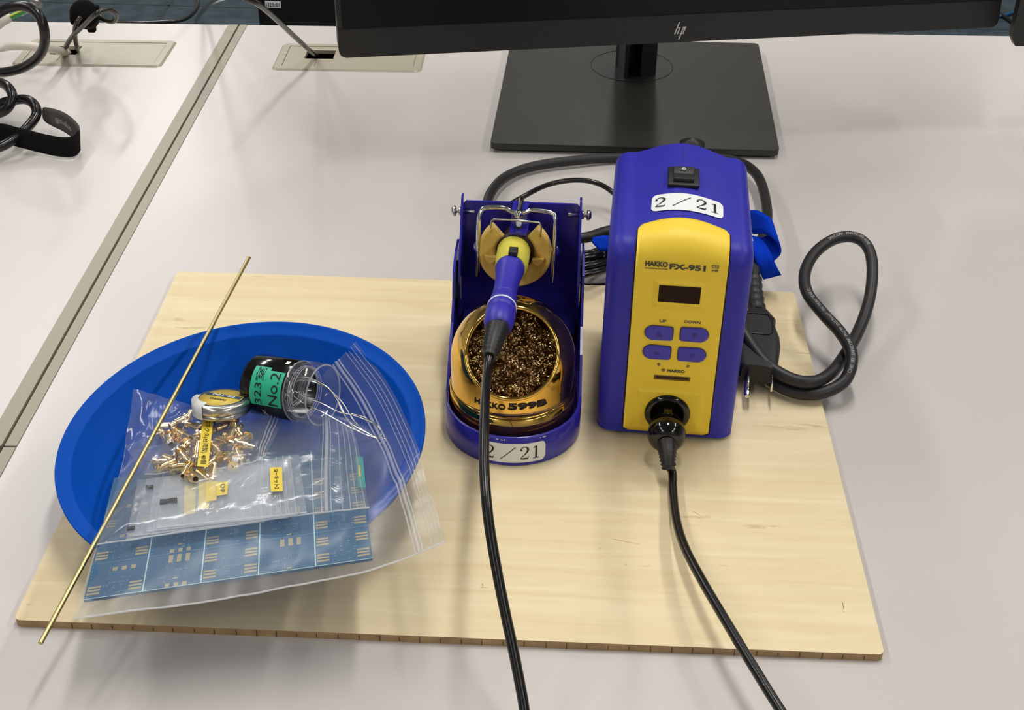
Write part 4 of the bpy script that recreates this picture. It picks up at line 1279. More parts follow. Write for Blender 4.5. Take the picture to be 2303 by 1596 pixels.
b.lathe([(0, 0.004), (0.0018, 0.0038), (0.0028, 0.0025), (0.0030, 0.0005), (0.0018, 0), (0.0018, -0.024)], HF(0.0018, 0.0266, 0.0), ha, M_chrome, n=20); b.build('centre_screw', st)
b = MB(); b.box(HF(0.0018, 0.013, -0.010), (0.0115, 0.022, 0.0020), M_navy, rot=Matrix((hr, -ha, hu)).transposed()); b.box(HF(0.0018, 0.020, -0.014), (0.010, 0.016, 0.012), M_navy, rot=Matrix((hr, -ha, hu)).transposed())
b.build('holder_bracket', st)
for sgn in (-1, 1):
    b = MB(); b.lathe([(0, 0.003), (0.0028, 0.0024), (0.0040, 0.0006), (0.004, 0), (0.0016, 0), (0.0016, -0.004)], HF(sgn * 0.0252 + 0.0008, 0.0016, -0.001), (sgn, 0, 0), M_chrome, n=20); b.build('pivot_screw', st)
# 2/21 sticker on the base
b = MB()
def BF(u, v, h=0.0003):
    a = -math.pi / 2 + (u / RB)
    return Vector((SX + (RB + h) * math.cos(a), BCY + (RB + h) * math.sin(a), v))
la = aty(1153, 1018, BCY - RB); 
sheet(b, -0.0185, 0.0028, 0.0215, 0.0170, M_greylabel, BF, r=0.003, nx=40, ny=4)
serif_221(b, M_ink, lambda u, v: BF(u + 0.0012, v + 0.0052, 0.0005), 0.0094)
b.build('label_sticker', st)
# paint chips
b = MB(); random.seed(3)
for u0 in (-0.0135, -0.0085, -0.0062, -0.004, 0.0175, 0.0195):
    w_ = random.uniform(0.0006, 0.0022)
    sheet(b, u0, 0.0192, u0 + w_, 0.0192 + random.uniform(0.0006, 0.0014), mat('bare_metal', srgb(190, 188, 200), 0.5), BF, nx=2, ny=1)
b.build('paint_chips', st)

# ---- tip cleaner: gold dome
DC = Vector((SX - 0.001, BCY + 0.0085, 0.0445)); DRd = 0.0382
oe = math.radians(40); on_ = Vector((0, -math.cos(oe), math.sin(oe)))
OR = 0.0272
tcl = thing('tip_cleaner', (DC.x, DC.y, 0.003), 'gold domed tip cleaner full of brass wool, standing in the iron stand', 'tip cleaner')
off_ang = math.asin(OR / DRd)
e1 = Vector((1, 0, 0)); e2 = on_.cross(e1)
rows = []
angs = [off_ang + (math.pi - off_ang) * (k / 44) for k in range(45)]
angs[-1] = math.pi - 0.001
def domept(d):
    # hemisphere above the centre, cylinder below
    if d.z >= 0: return DC + d * DRd
    hor = math.hypot(d.x, d.y)
    zb_ = DC.z - 0.0032
    t = DRd / max(hor, 1e-6)
    if -d.z * t > zb_: t = zb_ / -d.z
    return DC + d * t
for a in angs:
    rows.append([domept(on_ * math.cos(a) + (e1 * math.cos(p) + e2 * math.sin(p)) * math.sin(a)) for p in [2 * math.pi * k / 96 for k in range(96)]])
b = MB(); b.grid([r_ for r_ in rows], M_gold, closev=True)
b.build('dome', tcl)
b = MB()
oc = DC + on_ * (DRd * math.cos(off_ang))
b.tube([oc + (e1 * math.cos(2 * math.pi * k / 96) + e2 * math.sin(2 * math.pi * k / 96)) * (OR + 0.0002) for k in range(96)], 0.0013, M_gold, n=10, closed=True)
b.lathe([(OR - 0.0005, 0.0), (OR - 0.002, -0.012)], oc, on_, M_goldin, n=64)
b.build('opening_rim', tcl)
b = MB()
b.lathe([(DRd + 0.0001, 0.0228), (DRd + 0.0009, 0.0232), (DRd + 0.0009, 0.0238), (DRd + 0.0001, 0.0243)], (DC.x, DC.y, 0.003), (0, 0, 1), M_gold, n=96)
b.lathe([(DRd + 0.0001, 0.0003), (DRd + 0.0007, 0.0010), (DRd + 0.0007, 0.0216), (DRd + 0.0001, 0.0220)], (DC.x, DC.y, 0.0032), (0, 0, 1), M_gold, n=96)
b.build('base_ring', tcl)
b = MB()
def GF(u, v, h=0.0003):
    a = -math.pi / 2 + u / DRd; z = v
    rr2 = DRd + h if z < DC.z else math.sqrt(max(0, DRd ** 2 - (z - DC.z) ** 2)) + h
    return Vector((DC.x + rr2 * math.cos(a), DC.y + rr2 * math.sin(a), z))
put_text(b, 'HAKKO', M_ink, lambda u, v: GF(u - 0.0128, v + 0.0345), 0.0040, bold=0.03, width=0.0200)
put_text(b, '599B', M_ink, lambda u, v: GF(u + 0.0108, v + 0.0352), 0.0050, bold=0.05, width=0.0245)
b.build('lettering', tcl)
# wool
random.seed(21)
b = MB()
for i in range(1000):
    rr2 = OR * 0.95 * math.sqrt(random.random()); a = random.uniform(0, 6.283)
    dome_h = -0.0065 + 0.0035 * (1 - (rr2 / OR) ** 2) + random.uniform(-0.004, 0.0025)
    c = oc + (e1 * math.cos(a) + e2 * math.sin(a)) * rr2 + on_ * dome_h
    d1 = Vector((random.gauss(0, 1), random.gauss(0, 1), random.gauss(0, 1))).normalized()
    d2 = d1.orthogonal().normalized(); d3 = d1.cross(d2)
    rad_ = random.uniform(0.0006, 0.0015); turns = random.uniform(0.8, 2.0); L = random.uniform(0.002, 0.005); wd_ = random.uniform(0.00035, 0.0008)
    rows = []
    N = int(8 * turns) + 4
    for k in range(N):
        t = k / (N - 1); ph = t * turns * 6.283
        p = c + d1 * (L * (t - .5)) + (d2 * math.cos(ph) + d3 * math.sin(ph)) * rad_
        rows.append([p - d1 * wd_ / 2, p + d1 * wd_ / 2])
    b.grid(rows, M_wool)
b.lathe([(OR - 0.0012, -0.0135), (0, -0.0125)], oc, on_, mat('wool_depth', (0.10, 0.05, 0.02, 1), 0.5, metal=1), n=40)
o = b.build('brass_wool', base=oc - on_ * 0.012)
setp(o, 'curly brass wool filling the round opening of the gold tip cleaner', 'brass wool', None, 'stuff')

# ---- soldering iron
ir = thing('soldering_iron', HC, 'soldering iron with blue handle and yellow grip, resting in the stand', 'soldering iron')
P0 = HC + ha * (-0.004)
def iron_at(px, py, y_): return aty(px, py, y_)
g1 = HC + ha * 0.0; 
A0 = aty(1157, 556, 0.268); A1 = aty(1147, 603, 0.232); A2 = aty(1143, 640, 0.208); A3 = aty(1131, 690, 0.181); A4 = aty(1119, 738, 0.158); A5 = aty(1103, 792, 0.138)
b = MB()
gp_ = [A0 + (A1 - A0) * t + Vector((0.0006 * t, 0, 0)) for t in (-0.05, 0.0, .2, .45, .7, .85, 0.95, 1.0)]
b.tube(gp_, [0.0088, 0.0104, 0.0107, 0.0106, 0.0104, 0.0102, 0.0098, 0.0088], M_grip, n=32); b.build('grip', ir)
b = MB()
hx = (A4 - A1)
hp = [A1 + hx * t for t in (-0.02, 0.0, 0.03, 0.06, 0.12, 0.35, 0.50, 0.515, 0.52, 0.535, 0.62, 0.66, 0.665, 0.68, 0.70, 0.76, 0.765, 0.78, 0.80, 0.90, 0.97, 1.0)]
hrad = [0.0084, 0.0090, 0.0091, 0.0088, 0.0081, 0.0071, 0.0073, 0.0074, 0.0071, 0.0076, 0.0083, 0.0086, 0.0084, 0.0084, 0.0088, 0.0089, 0.0086, 0.0086, 0.0090, 0.0088, 0.0080, 0.0062]
b.tube(hp, hrad, M_handle, n=36); b.build('handle', ir)
b = MB(); rc = A1 + hx * 0.672; hd = hx.normalized()
b.lathe([(0.0083, -0.0003), (0.0089, 0.0), (0.0089, 0.0007), (0.0083, 0.0010)], rc, hd, M_white, n=40); b.build('white_ring', ir)
b = MB()
ups = Vector((0, 0, 1)); ups = (ups - hd * ups.dot(hd)).normalized(); sd2 = hd.cross(ups)
b.box(A1 - hd * 0.0030 + ups * 0.0100 + Vector((0.0016, 0, 0)), (0.0056, 0.0075, 0.0036), M_blackpl, rot=Matrix((sd2, hd, ups)).transposed(), bev=0.0006); b.build('release_tab', ir)
b = MB()
b.lathe([(0.0050, 0), (0.0050, 0.018), (0.0030, 0.022), (0.0012, 0.034)], A0, -ha, M_steel, n=20)
b.build('tip', ir)
b = MB(); tt0 = HF(0.0016, 0.0125, -0.002)
b.lathe([(0.0042, -0.003), (0.0040, 0.0), (0.0024, 0.0035), (0.0019, 0.004)], tt0 - ha * 0.006, (hu * 0.6 + ha * 0.3), M_blackpl, n=16)
b.lathe([(0.0017, 0.004), (0.0017, 0.0068), (0, 0.0072)], tt0 - ha * 0.006, (hu * 0.6 + ha * 0.3), M_white, n=16)
b.build('sensor_knob', st)
path = [A4 - hd * 0.002, A4 + (A5 - A4) * 0.45 + Vector((0, 0, 0.001)), A5, dep(1096, 835, 0.758), dep(1091, 900, 0.722), dep(1089, 980, 0.690), dep(1090, 1070, 0.668), dep(1099, 1170, 0.655), dep(1117, 1280, 0.650), dep(1137, 1380, 0.648), dep(1152, 1450, 0.646), dep(1168, 1530, 0.644), dep(1180, 1600, 0.642), dep(1196, 1740, 0.635), at(1210, 1880, 0.012), at(1225, 2080, 0.0), at(1240, 2350, ZD + 0.003), at(1250, 2700, ZD + 0.003)]
cp = crv(path, 8)
n_rel = 19
rad = [0.0064 - 0.0023 * i / n_rel + (0.0008 if i % 2 else -0.0006) for i in range(n_rel)]
rad[-2] = rad[-1] = 0.0043
b = MB(); b.tube(cp[:n_rel], rad, M_rubber, n=18); b.build('strain_relief', ir)
b = MB(); b.tube(cp[n_rel - 3:], 0.0026, M_cable, n=14); b.build('cord', ir)

# ================================================================== POWER CORD BUNDLE behind and beside the station
def path_z(L): return [at(x_, y_, z_) for x_, y_, z_ in L]
pc = thing('power_cord', at(1830, 760, ZD), 'thick black power cord looping on the desk right of the station and behind it', 'power cord')
RC = 0.0041
loop = path_z([(1640, 690, .030), (1684, 766, .022), (1722, 816, .018), (1775, 850, .015), (1825, 859, .014), (1866, 841, .013), (1901, 797, .012), (1932, 741, .014), (1954, 678, .020), (1962, 615, .028), (1957, 568, .034), (1938, 541, .037), (1907, 532, .038), (1869, 541, .038), (1831, 571, .036), (1810, 615, .033), (1816, 659, .030), (1851, 705, .026), (1888, 745, .024), (1911, 783, .022), (1915, 818, .018), (1901, 854, .012), (1869, 876, .008), (1825, 886, .0065), (1775, 878, .006), (1728, 851, .0062), (1700, 815, .0065), (1660, 740, .008)])
cl = crv(loop, 8)
b = MB(); b.tube(cl, RC, M_rubber, n=16)
big = path_z([(1640, 680, .010), (1600, 560, .012), (1560, 500, .012), (1460, 500, .012), (1365, 520, .012), (1310, 535, .014), (1200, 540, .012), (1120, 510, .010), (1096, 470, .006), (1106, 430, .004), (1140, 396, .002), (1200, 374, .001), (1290, 361, .001), (1400, 354, .000), (1540, 356, .000), (1645, 360, .004), (1698, 388, .010), (1720, 440, .016), (1724, 500, .022), (1700, 560, .024), (1640, 600, .022)])
b.tube(crv(big, 8), RC, M_rubber, n=14)
b.build('cord', pc)
b = MB()
def along(b_, pts, s, u0, h, m, r_=RC):
    L = [0]
    for i in range(1, len(pts)): L.append(L[-1] + (pts[i] - pts[i - 1]).length)
    def fr(u, v):
        t = max(0, min(L[-1] - 1e-6, u0 + u)); i = 0
        while i < len(L) - 2 and L[i + 1] < t: i += 1
        f = (t - L[i]) / (L[i + 1] - L[i]); p = pts[i].lerp(pts[i + 1], f); d = (pts[min(i + 1, len(pts) - 1)] - pts[i]).normalized()
        up_ = Vector((0, -0.35, 1)).normalized(); up_ = (up_ - d * up_.dot(d)).normalized(); sd_ = up_.cross(d)
        return p + (up_ * math.cos(v / r_) + sd_ * math.sin(v / r_)) * (r_ + 0.00015)
    put_text(b_, s, m, fr, h, align='LEFT', bold=0.004)
rv = cl[::-1]
along(b, rv, 'CHE  IEI  SANCORP.  PNCTF  3X0.75mm²   TA  YUN.  E.W.C.', 0.118, 0.0022, M_gtext)
b.build('printed_lettering', pc); b = MB()
along(b, rv, 'SANCORP.  PNCTF  IEI  CHE', 0.262, 0.0022, M_gtext)
b.build('printed_lettering', pc)
b = MB()
pg = at(1716, 770, .004)
pA, pB = at(1704, 708, .016), at(1702, 842, .014)
dirp = (pB - pA).normalized(); sdp = Vector((1, 0.1, 0)); sdp = (sdp - dirp * sdp.dot(dirp)).normalized(); upp = sdp.cross(dirp)
if upp.z < 0: upp = -upp
def PG_(s_, t_, h_): return pA + dirp * t_ + sdp * s_ + upp * h_
LP_ = (pB - pA).length
prof_ = [(-0.002, 0.006), (0.0, 0.0075), (0.006, 0.0095), (0.010, 0.012), (0.014, 0.0110), (0.022, 0.0125), (0.030, 0.0145), (0.040, 0.0150), (LP_ - 0.004, 0.0130), (LP_, 0.010)]
rows = []
for (t_, w_) in prof_:
    hh = 0.0075 if t_ > 0.004 else 0.0055
    rows.append([PG_(w_ * math.copysign(abs(math.cos(a)) ** 0.5, math.cos(a)), t_, hh * math.copysign(abs(math.sin(a)) ** 0.6, math.sin(a))) for a in [2 * math.pi * k / 28 for k in range(28)]])
b.grid(rows, M_rubber, closev=True); b.add(rows[0], [tuple(range(28))], M_rubber, False); b.add(rows[-1], [tuple(reversed(range(28)))], M_rubber, False)
b.build('plug', pc)
b = MB()
pr_ = [PG_(w_, t_, 0.0079) for w_, t_ in ((-0.008, 0.010), (0.006, 0.010), (0.0095, 0.016), (0.0095, 0.030), (0.006, 0.034), (-0.008, 0.034))]
b.tube(pr_, 0.0004, M_cable, n=6, closed=True); b.build('grip_outline', pc)
b = MB(); rl = path_z([(1704, 706, .016), (1700, 680, .018), (1697, 655, .020), (1696, 630, .022)])
rl = crv(rl, 5); b.tube(rl, [0.0058 - 0.0008 * i / len(rl) + (0.0007 if i % 3 == 0 else 0) for i in range(len(rl))], M_rubber, n=14)
b.tube(crv(path_z([(1696, 632, .022), (1697, 600, .024), (1690, 560, .026), (1660, 520, .024)]), 5), 0.0038, M_rubber, n=12)
b.build('strain_relief', pc)
for (s_, h_) in ((-0.0055, 0.0), (0.0095, 0.0)):
    b = MB()
    b.box(PG_(s_, LP_ + 0.006, h_), (0.0014, 0.014, 0.0060), M_chrome, rot=Matrix((sdp, dirp, upp)).transposed(), bev=0.0005); b.build('blade', pc)
b = MB(); b.tube([PG_(-0.0055, LP_ - 0.002, -0.0040), PG_(-0.0055, LP_ + 0.012, -0.0040), PG_(-0.0055, LP_ + 0.0175, -0.0040), PG_(-0.0055, LP_ + 0.019, -0.0040)], [0.0023, 0.0023, 0.0021, 0.0012], M_chrome, n=14); b.build('ground_pin', pc)
# thin cable arch behind the stand
b = MB(); b.tube(crv(path_z([(1090, 500, .004), (1130, 470, .003), (1175, 443, .004), (1230, 416, .012), (1290, 405, .018), (1340, 411, .018), (1380, 434, .012), (1420, 480, .006), (1470, 520, .004), (1540, 540, .002)]), 8), 0.0021, M_cable, n=12)
setp(b.build('thin_cable', base=at(1290, 440, ZD)), 'thin black cable arching over the desk behind the iron stand', 'cable')
# grey signal cord coil between stand and station
b = MB()
random.seed(9)
for k in range(9):
    oy = k * 6.2; zz = 0.002 + 0.0035 * (k % 3)
    b.tube(crv(path_z([(1240, 590 + oy * .3, zz), (1290, 572 + oy, zz + .006), (1330, 566 + oy, zz + .008), (1372, 552 + oy * 1.05, zz + .005), (1440, 540 + oy * .6, zz), (1470, 560, .004)]), 6), 0.0019, M_cable, n=10)
b.tube(crv(path_z([(1240, 620, -.003), (1300, 637, -.0028), (1340, 639, -.0028), (1366, 638, -.0028), (1420, 630, -.003)]), 6), 0.0012, M_cable, n=8)
setp(b.build('coiled_cable', base=at(1330, 600, ZD)), 'coil of thin black cable bunched between the iron stand and the station', 'cable')
# blue velcro strap
def ribbon(b_, cen, wid, wdir, m, th=0.0012):
    rows_t = []
    for p, w_, d in zip(cen, wid, wdir):
        d = d.normalized(); rows_t.append([p - d * w_ / 2, p - d * w_ * 0.25, p + d * w_ * 0.25, p + d * w_ / 2])
    nr = []
    for i, rw in enumerate(rows_t):
        a = rows_t[min(i + 1, len(rows_t) - 1)][1] - rows_t[max(0, i - 1)][1]; n_ = a.cross(rw[3] - rw[0]).normalized()
        nr.append(rw + [q + n_ * th for q in rw[::-1]])
    b_.grid(nr, m, closev=True)
    b_.add(nr[0], [tuple(range(8))], m, False); b_.add(nr[-1], [tuple(reversed(range(8)))], m, False)
vs_ = thing('cable_strap', at(1720, 600, ZD), 'bright blue hook and loop strap around the cord bundle, beside the right of the station', 'strap')
b = MB()
c1 = crv(path_z([(1690, 500, .040), (1715, 500, .046), (1738, 520, .044), (1742, 545, .036), (1725, 560, .032), (1700, 556, .032)]), 5)
ribbon(b, c1, [0.020] * len(c1), [Vector((-0.25, 0.9, 0.55))] * len(c1), M_velcro, 0.002)
b.build('loop_end', vs_)
b = MB()
c1 = crv(path_z([(1700, 545, .034), (1712, 570, .032), (1722, 595, .026), (1735, 620, .016)]), 5)
ribbon(b, c1, [0.011 + 0.003 * i / len(c1) for i in range(len(c1))], [Vector((1, 0.3, 0.15))] * len(c1), M_velcro, 0.002)
b.build('hanging_end', vs_)
b = MB()
c1 = crv(path_z([(1332, 540, .026), (1345, 545, .025), (1358, 548, .024), (1390, 545, .022)]), 5)
ribbon(b, c1, [0.003 + 0.009 * min(1, i / 8) for i in range(len(c1))], [Vector((0.2, 0.8, 0.6))] * len(c1), M_velcro, 0.002)
setp(b.build('cable_strap', base=at(1350, 560, ZD)), 'tip of a bright blue strap showing between the iron stand and the station', 'strap')
# white bit
b = MB(); b.tube(path_z([(1357, 558, .020), (1358, 580, .012)]), [0.0015, 0.001], M_whitecable, n=8); 
setp(b.build('cable_tie', base=at(1357, 575, ZD)), 'small off-white tie end below the blue strap tip beside the station', 'cable tie')
# dark rear grommet bump
b = MB(); cst = SP(0.002, SD + 0.004, 0.110)
b.lathe([(0.0, 0.0), (0.009, 0.0), (0.009, 0.018), (0.008, 0.026), (0.0, 0.030)], SP(0.006, SD + 0.010, 0.1125), (0, 0, 1), M_rubber, n=24)
b.box(SP(0.006, SD + 0.004, 0.120), (0.012, 0.012, 0.014), M_rubber)
b.build('rear_fitting', root)

# ================================================================== MONITOR
ZB = 0.086
mon = thing('monitor', at(1420, 175, ZD), 'large black computer monitor on a flat square stand, filling the top of the picture', 'monitor')
ml = at(763, 131, ZB); mr = at(2243, 61, ZB)
mx_ = (mr - ml); MWD = mx_.length; mx_.normalize()
mn = Vector((mx_.y, -mx_.x, 0)).normalized()         # toward the viewer
tilt = math.radians(5)
mu = (Vector((0, 0, 1)) * math.cos(tilt) - mn * math.sin(tilt)).normalized()
mnn = mx_.cross(mu).normalized()
if mnn.dot(mn) < 0: mnn = -mnn
def MF(u, v, h): return ml + mx_ * u + mu * v + mnn * h
MH = 0.345
b = MB()
b.prism(rrect(0, 0, MWD, MH, 0.006, 4), -0.030, 0.0, M_blackpl, lambda u, v, h: MF(u, v, h)); b.build('frame', mon, bevel=0.001)
b = MB(); b.prism(rrect(0.004, 0.0245, MWD - 0.004, MH - 0.006, 0.001, 2), 0.0, 0.0006, M_screen, lambda u, v, h: MF(u, v, h)); b.build('screen', mon)
b = MB(); b.prism([(0.001, 0.0235), (MWD - 0.001, 0.0235), (MWD - 0.001, 0.0243), (0.001, 0.0243)], 0.0, 0.0003, mat('seam_black', srgb(6, 6, 6), 0.8), lambda u, v, h: MF(u, v, h)); b.build('bezel_groove', mon)
# maker's mark: slanted strokes
b = MB()
lp_ = aty(1530, 70, 0.6); dd_ = ray(1529, 69); t_ = (ml - CAM).dot(mnn) / dd_.dot(mnn); pl_ = CAM + dd_ * t_
lu, lv = (pl_ - ml).dot(mx_), (pl_ - ml).dot(mu)
def stk(x0, y0, x1, y1, w_=0.0010):
    b.prism([(lu + x0, lv + y0), (lu + x0 + w_, lv + y0), (lu + x1 + w_, lv + y1), (lu + x1, lv + y1)], 0.0002, 0.0005, M_chrome if False else mat('silver_print', srgb(205, 203, 200), 0.35), lambda u, v, h: MF(u, v, h))
k_ = 0.00026 * 1.45
def S(px): return px * k_
pts_ = [((-14.5, -7), (-3, 20)), ((-7.5, -7), (0.5, 12)), ((-6.5 + 1, -22), (6.5, 7)), ((8, -7), (15.5, 9))]
stk(S(-13.5), S(-7.5), S(-3.5), S(20)); stk(S(-7.5), S(-7.5), S(-1.5), S(8)); stk(S(-3), S(-20), S(6.5), S(8)); stk(S(5.5), S(-7.5), S(12), S(9))
b.prism([(lu + S(-4.5), lv + S(5.2)), (lu + S(-2.3) , lv + S(5.2)), (lu + S(-1.5) + .0013, lv + S(8.2)), (lu + S(-5), lv + S(8.2))], 0.0002, 0.0005, mat('silver_print', srgb(205, 203, 200), 0.35), lambda u, v, h: MF(u, v, h))
b.prism([(lu + S(6.0), lv + S(5.8)), (lu + S(11), lv + S(5.8)), (lu + S(12) + .0013, lv + S(9)), (lu + S(7), lv + S(9))], 0.0002, 0.0005, mat('silver_print', srgb(205, 203, 200), 0.35), lambda u, v, h: MF(u, v, h))
b.prism([(lu + S(-0.5), lv + S(-7.5)), (lu + S(6.6), lv + S(-7.5)), (lu + S(7.6), lv + S(-5)), (lu + S(0.5), lv + S(-5))], 0.0002, 0.0005, mat('silver_print', srgb(205, 203, 200), 0.35), lambda u, v, h: MF(u, v, h))
b.build('logo', mon)
# base slab
zt_ = ZD + 0.009
q_ = [at(1102, 322, zt_), at(1754, 338, zt_), at(1706, 97, zt_), at(1130, 97, zt_)]
q_[3] = q_[0] + (q_[2] - q_[1]); 
def rq(Q, r_, n_=4):
    out = []
    for i in range(4):
        p = Q[i]; a = (Q[i - 1] - p).normalized(); c_ = (Q[(i + 1) % 4] - p).normalized()
        for k in range(n_ + 1):
            t = k / n_; out.append(p + a * r_ * (1 - t) ** 2 + c_ * r_ * t ** 2)
    return out
b = MB()
Q = rq(q_, 0.006); n = len(Q)
cenq = sum(q_, Vector()) / 4
ins = lambda k, dz: [cenq + (p - cenq) * k + Vector((0, 0, dz)) for p in Q]
lays = [ins(0.965, -0.0086), ins(0.97, -0.0070), ins(0.99, -0.0062), ins(1.0, -0.0055), ins(1.0, -0.0006), ins(0.998, 0.0)]
b.grid(lays, M_base, closev=True, smooth=False)
b.add(lays[-1], [tuple(range(n))], M_base, False); b.add(lays[0], [tuple(reversed(range(n)))], M_base, False)
b.build('base', mon)
# swivel disc line
cc = at(1421, 148, zt_)
b = MB()
b.tube([cc + Vector((0.0395 * math.cos(2 * math.pi * k / 64), 0.0395 * math.sin(2 * math.pi * k / 64), 0.0001)) for k in range(64)], 0.00035, M_screen, n=6, closed=True)
b.build('swivel_ring', mon)
# neck: U channel
b = MB()
nb = at(1437, 172, zt_)
nx_ = mx_; ny_ = -mn
def NFm(u, v, h): return nb + nx_ * u + ny_ * v + Vector((0, 0, h))
for (u0, u1, v0, v1) in ((-0.0155, -0.0115, -0.003, 0.034), (-0.003 + 0.004, 0.0165, 0.0, 0.034), (-0.0155, 0.0165, 0.020, 0.034)):
    b.prism([(u0, v0), (u1, v0), (u1, v1), (u0, v1)], 0.0, 0.30, M_blackpl, NFm)
b.build('neck', mon, bevel=0.001)
b = MB()
mc = MF(MWD / 2, MH * 0.55, -0.030)
nk = NFm(0, 0.004, 0.24)
b.tube([nk + Vector((0, 0.02, 0)), mc], 0.022, M_blackpl, n=20); b.build('mount', mon)

# second monitor at right edge
r2 = thing('monitor', at(2390, 150, ZD), 'black monitor cut off by the right edge of the picture', 'monitor')
ZB2 = 0.078
c0 = at(2283, 104, ZB2)
dx2 = (at(2380, 104.5, ZB2) - c0).normalized()
def M2(u, v, h): return c0 + dx2 * u + Vector((0, 0, v)) + Vector((dx2.y, -dx2.x, 0)) * h
b = MB()
b.prism([(0, 0), (0.5, 0), (0.506, 0.0085), (0.506, 0.30), (-0.0045, 0.30), (-0.0045, 0.0075)], -0.009, 0.0, M_blackpl, M2); b.build('frame', r2, bevel=0.0008)
b = MB(); b.prism([(0.0045, 0.026), (0.496, 0.026), (0.496, 0.294), (0.0045, 0.294)], 0.0, 0.0008, M_screen, M2); b.build('screen', r2)
b = MB(); b.box(M2(0.25, -0.0765, -0.06), (0.22, 0.2, 0.010), M_base, bev=0.003); b.build('base', r2)
b = MB(); b.box(M2(0.25, 0.04, -0.07), (0.04, 0.03, 0.24), M_blackpl, bev=0.003); b.box(M2(0.25, 0.13, -0.045), (0.05, 0.05, 0.05), M_blackpl, bev=0.003); b.build('neck', r2)

# ================================================================== FLOOR: tower, cables
tw = aty(583, 50, 1.62)
zb_ = ZF
x0t = aty(579, 25, 1.62).x; x1t = x0t + 0.19
TT = thing('computer_tower', ((x0t + x1t) / 2, 1.83, ZF), 'black computer tower on the floor behind the desk with a small white tag', 'computer')
b = MB(); b.box(((x0t + x1t) / 2, 1.83, (ZF + 0.0 + (-0.18)) / 2), (x1t - x0t, 0.42, (-0.18) - ZF), mat('tower_black', srgb(15, 15, 15), 0.4), bev=0.006); b.build('case', TT)
b = MB()
p_ = aty(580, 0, 1.618)
for zz in (-0.292, -0.308):
    b.box(((x0t + x1t) / 2, 1.619, zz), (0.17, 0.003, 0.004), M_blackpl)
b.build('front_ridges', TT)
b = MB()
l0, l1 = aty(597, 17, 1.6192), aty(631, 3, 1.6192)
lc = (l0 + l1) / 2
b.box(lc, (abs(l1.x - l0.x), 0.0006, abs(l1.z - l0.z) ), M_white)
put_text(b, 'i323c01', M_ink, lambda u, v: Vector((lc.x + u, lc.y - 0.0008, lc.z + v)), 0.0062, bold=0.01, width=0.021)
b.build('name_tag', TT)
b = MB(); b.tube(crv([at(x_, y_, ZF + 0.004) for x_, y_ in ((260, 50), (340, 50), (410, 44), (440, 20), (445, -10), (440, -60))], 6), 0.004, M_greycable, n=8)
setp(b.build('floor_cable', base=at(420, 30, ZF)), 'thin dark cable curving across the carpet behind the left desk', 'cable')
b = MB(); b.tube(crv([at(x_, y_, ZF + 0.005) for x_, y_ in ((2150, 30), (2210, 36), (2252, 36), (2280, 28), (2330, 20))], 6), 0.0045, M_bluecable, n=8)
setp(b.build('floor_cable', base=at(2250, 35, ZF)), 'blue cable on the floor between the two monitors', 'cable')
b = MB(); b.tube(crv([at(x_, y_, ZF + 0.006) for x_, y_ in ((2240, 28), (2256, 36), (2274, 48), (2300, 64))], 6), 0.0045, M_cable, n=8)
setp(b.build('floor_cable', base=at(2265, 44, ZF)), 'short black cable crossing under the blue one at the right edge', 'cable')
# carpet tile joints
b = MB()
for k in range(-6, 12):
    xx = 0.28 + 0.5 * k
    if -3.4 < xx < 4.6: b.box((xx, 3.0, ZF + 0.0004), (0.006, 6.2, 0.0008), mat('tile_joint', srgb(52, 61, 67), 0.95))
for k in range(0, 11): b.box((0.6, 0.85 + 0.5 * k, ZF + 0.0004), (8.0, 0.006, 0.0008), mat('tile_joint', srgb(52, 61, 67), 0.95))
o = b.build('trim_1'); struct(o)

# ================================================================== CABLES ON THE LEFT
# smoky cable from the right outlet
b = MB(); b.tube(crv([at(716, 130, ZD - 0.03), at(714, 128, ZD - 0.005), at(692, 109, .020), at(661, 81, .048), at(626, 48, .080), at(591, 17, .108), at(566, 2, .12), at(535, -8, .12), at(500, -4, .09), at(470, 12, .03), at(450, 32, -.05), at(441, 48, -.12), at(438, 70, -.2)], 8), 0.0024, M_greycable, n=12)
setp(b.build('smoky_cable', base=at(700, 116, ZD)), 'smoky grey cable rising from the outlet beside the big monitor', 'cable')
# thick white cable into the left outlet
wc = crv([at(-60, 130, .018), at(0, 108, .016), at(45, 103, .020), at(85, 106, .020), at(122, 111, .012), at(146, 118, -.001), at(157, 121, -.03)], 8)
b = MB(); b.tube(wc, 0.0040, M_whitecable, n=14)
setp(b.build('white_cable', base=at(90, 120, ZD)), 'thick white cable entering the left outlet', 'cable')
# smoky cable pair with the black round plug
sm_ = thing('plugged_cable', at(200, 60, ZD), 'smoky cable looping from the left outlet up to a round black plug', 'cable')
b = MB()
b.tube(crv([at(146, 118, ZD - 0.03), at(146, 110, .0), at(160, 85, .024), at(185, 60, .045), at(215, 32, .065), at(243, 22, .066), at(260, 32, .058), at(256, 48, .045), at(235, 45, .040), at(222, 35, .040)], 8), 0.0023, M_greycable, n=10)
b.tube(crv([at(174, 118, ZD - 0.03), at(174, 112, .0), at(170, 90, .020), at(168, 70, .034), at(172, 52, .045), at(182, 38, .05)], 8), 0.0023, M_greycable, n=10)
b.build('cord', sm_)
b = MB()
pcn = at(192, 34, .045)
pax = (at(218, 58, .012) - at(178, 14, .075)).normalized()
b.lathe([(0, -0.015), (0.0100, -0.015), (0.0132, -0.011), (0.0135, -0.001), (0.0110, 0.002), (0.0088, 0.003), (0.0088, 0.006), (0.0112, 0.007), (0.0118, 0.015), (0.0085, 0.018), (0, 0.018)], pcn, pax, mat('dull_black', srgb(9, 8, 8), 0.85, spec=0.15, bump=0.8, bscale=400), n=24)
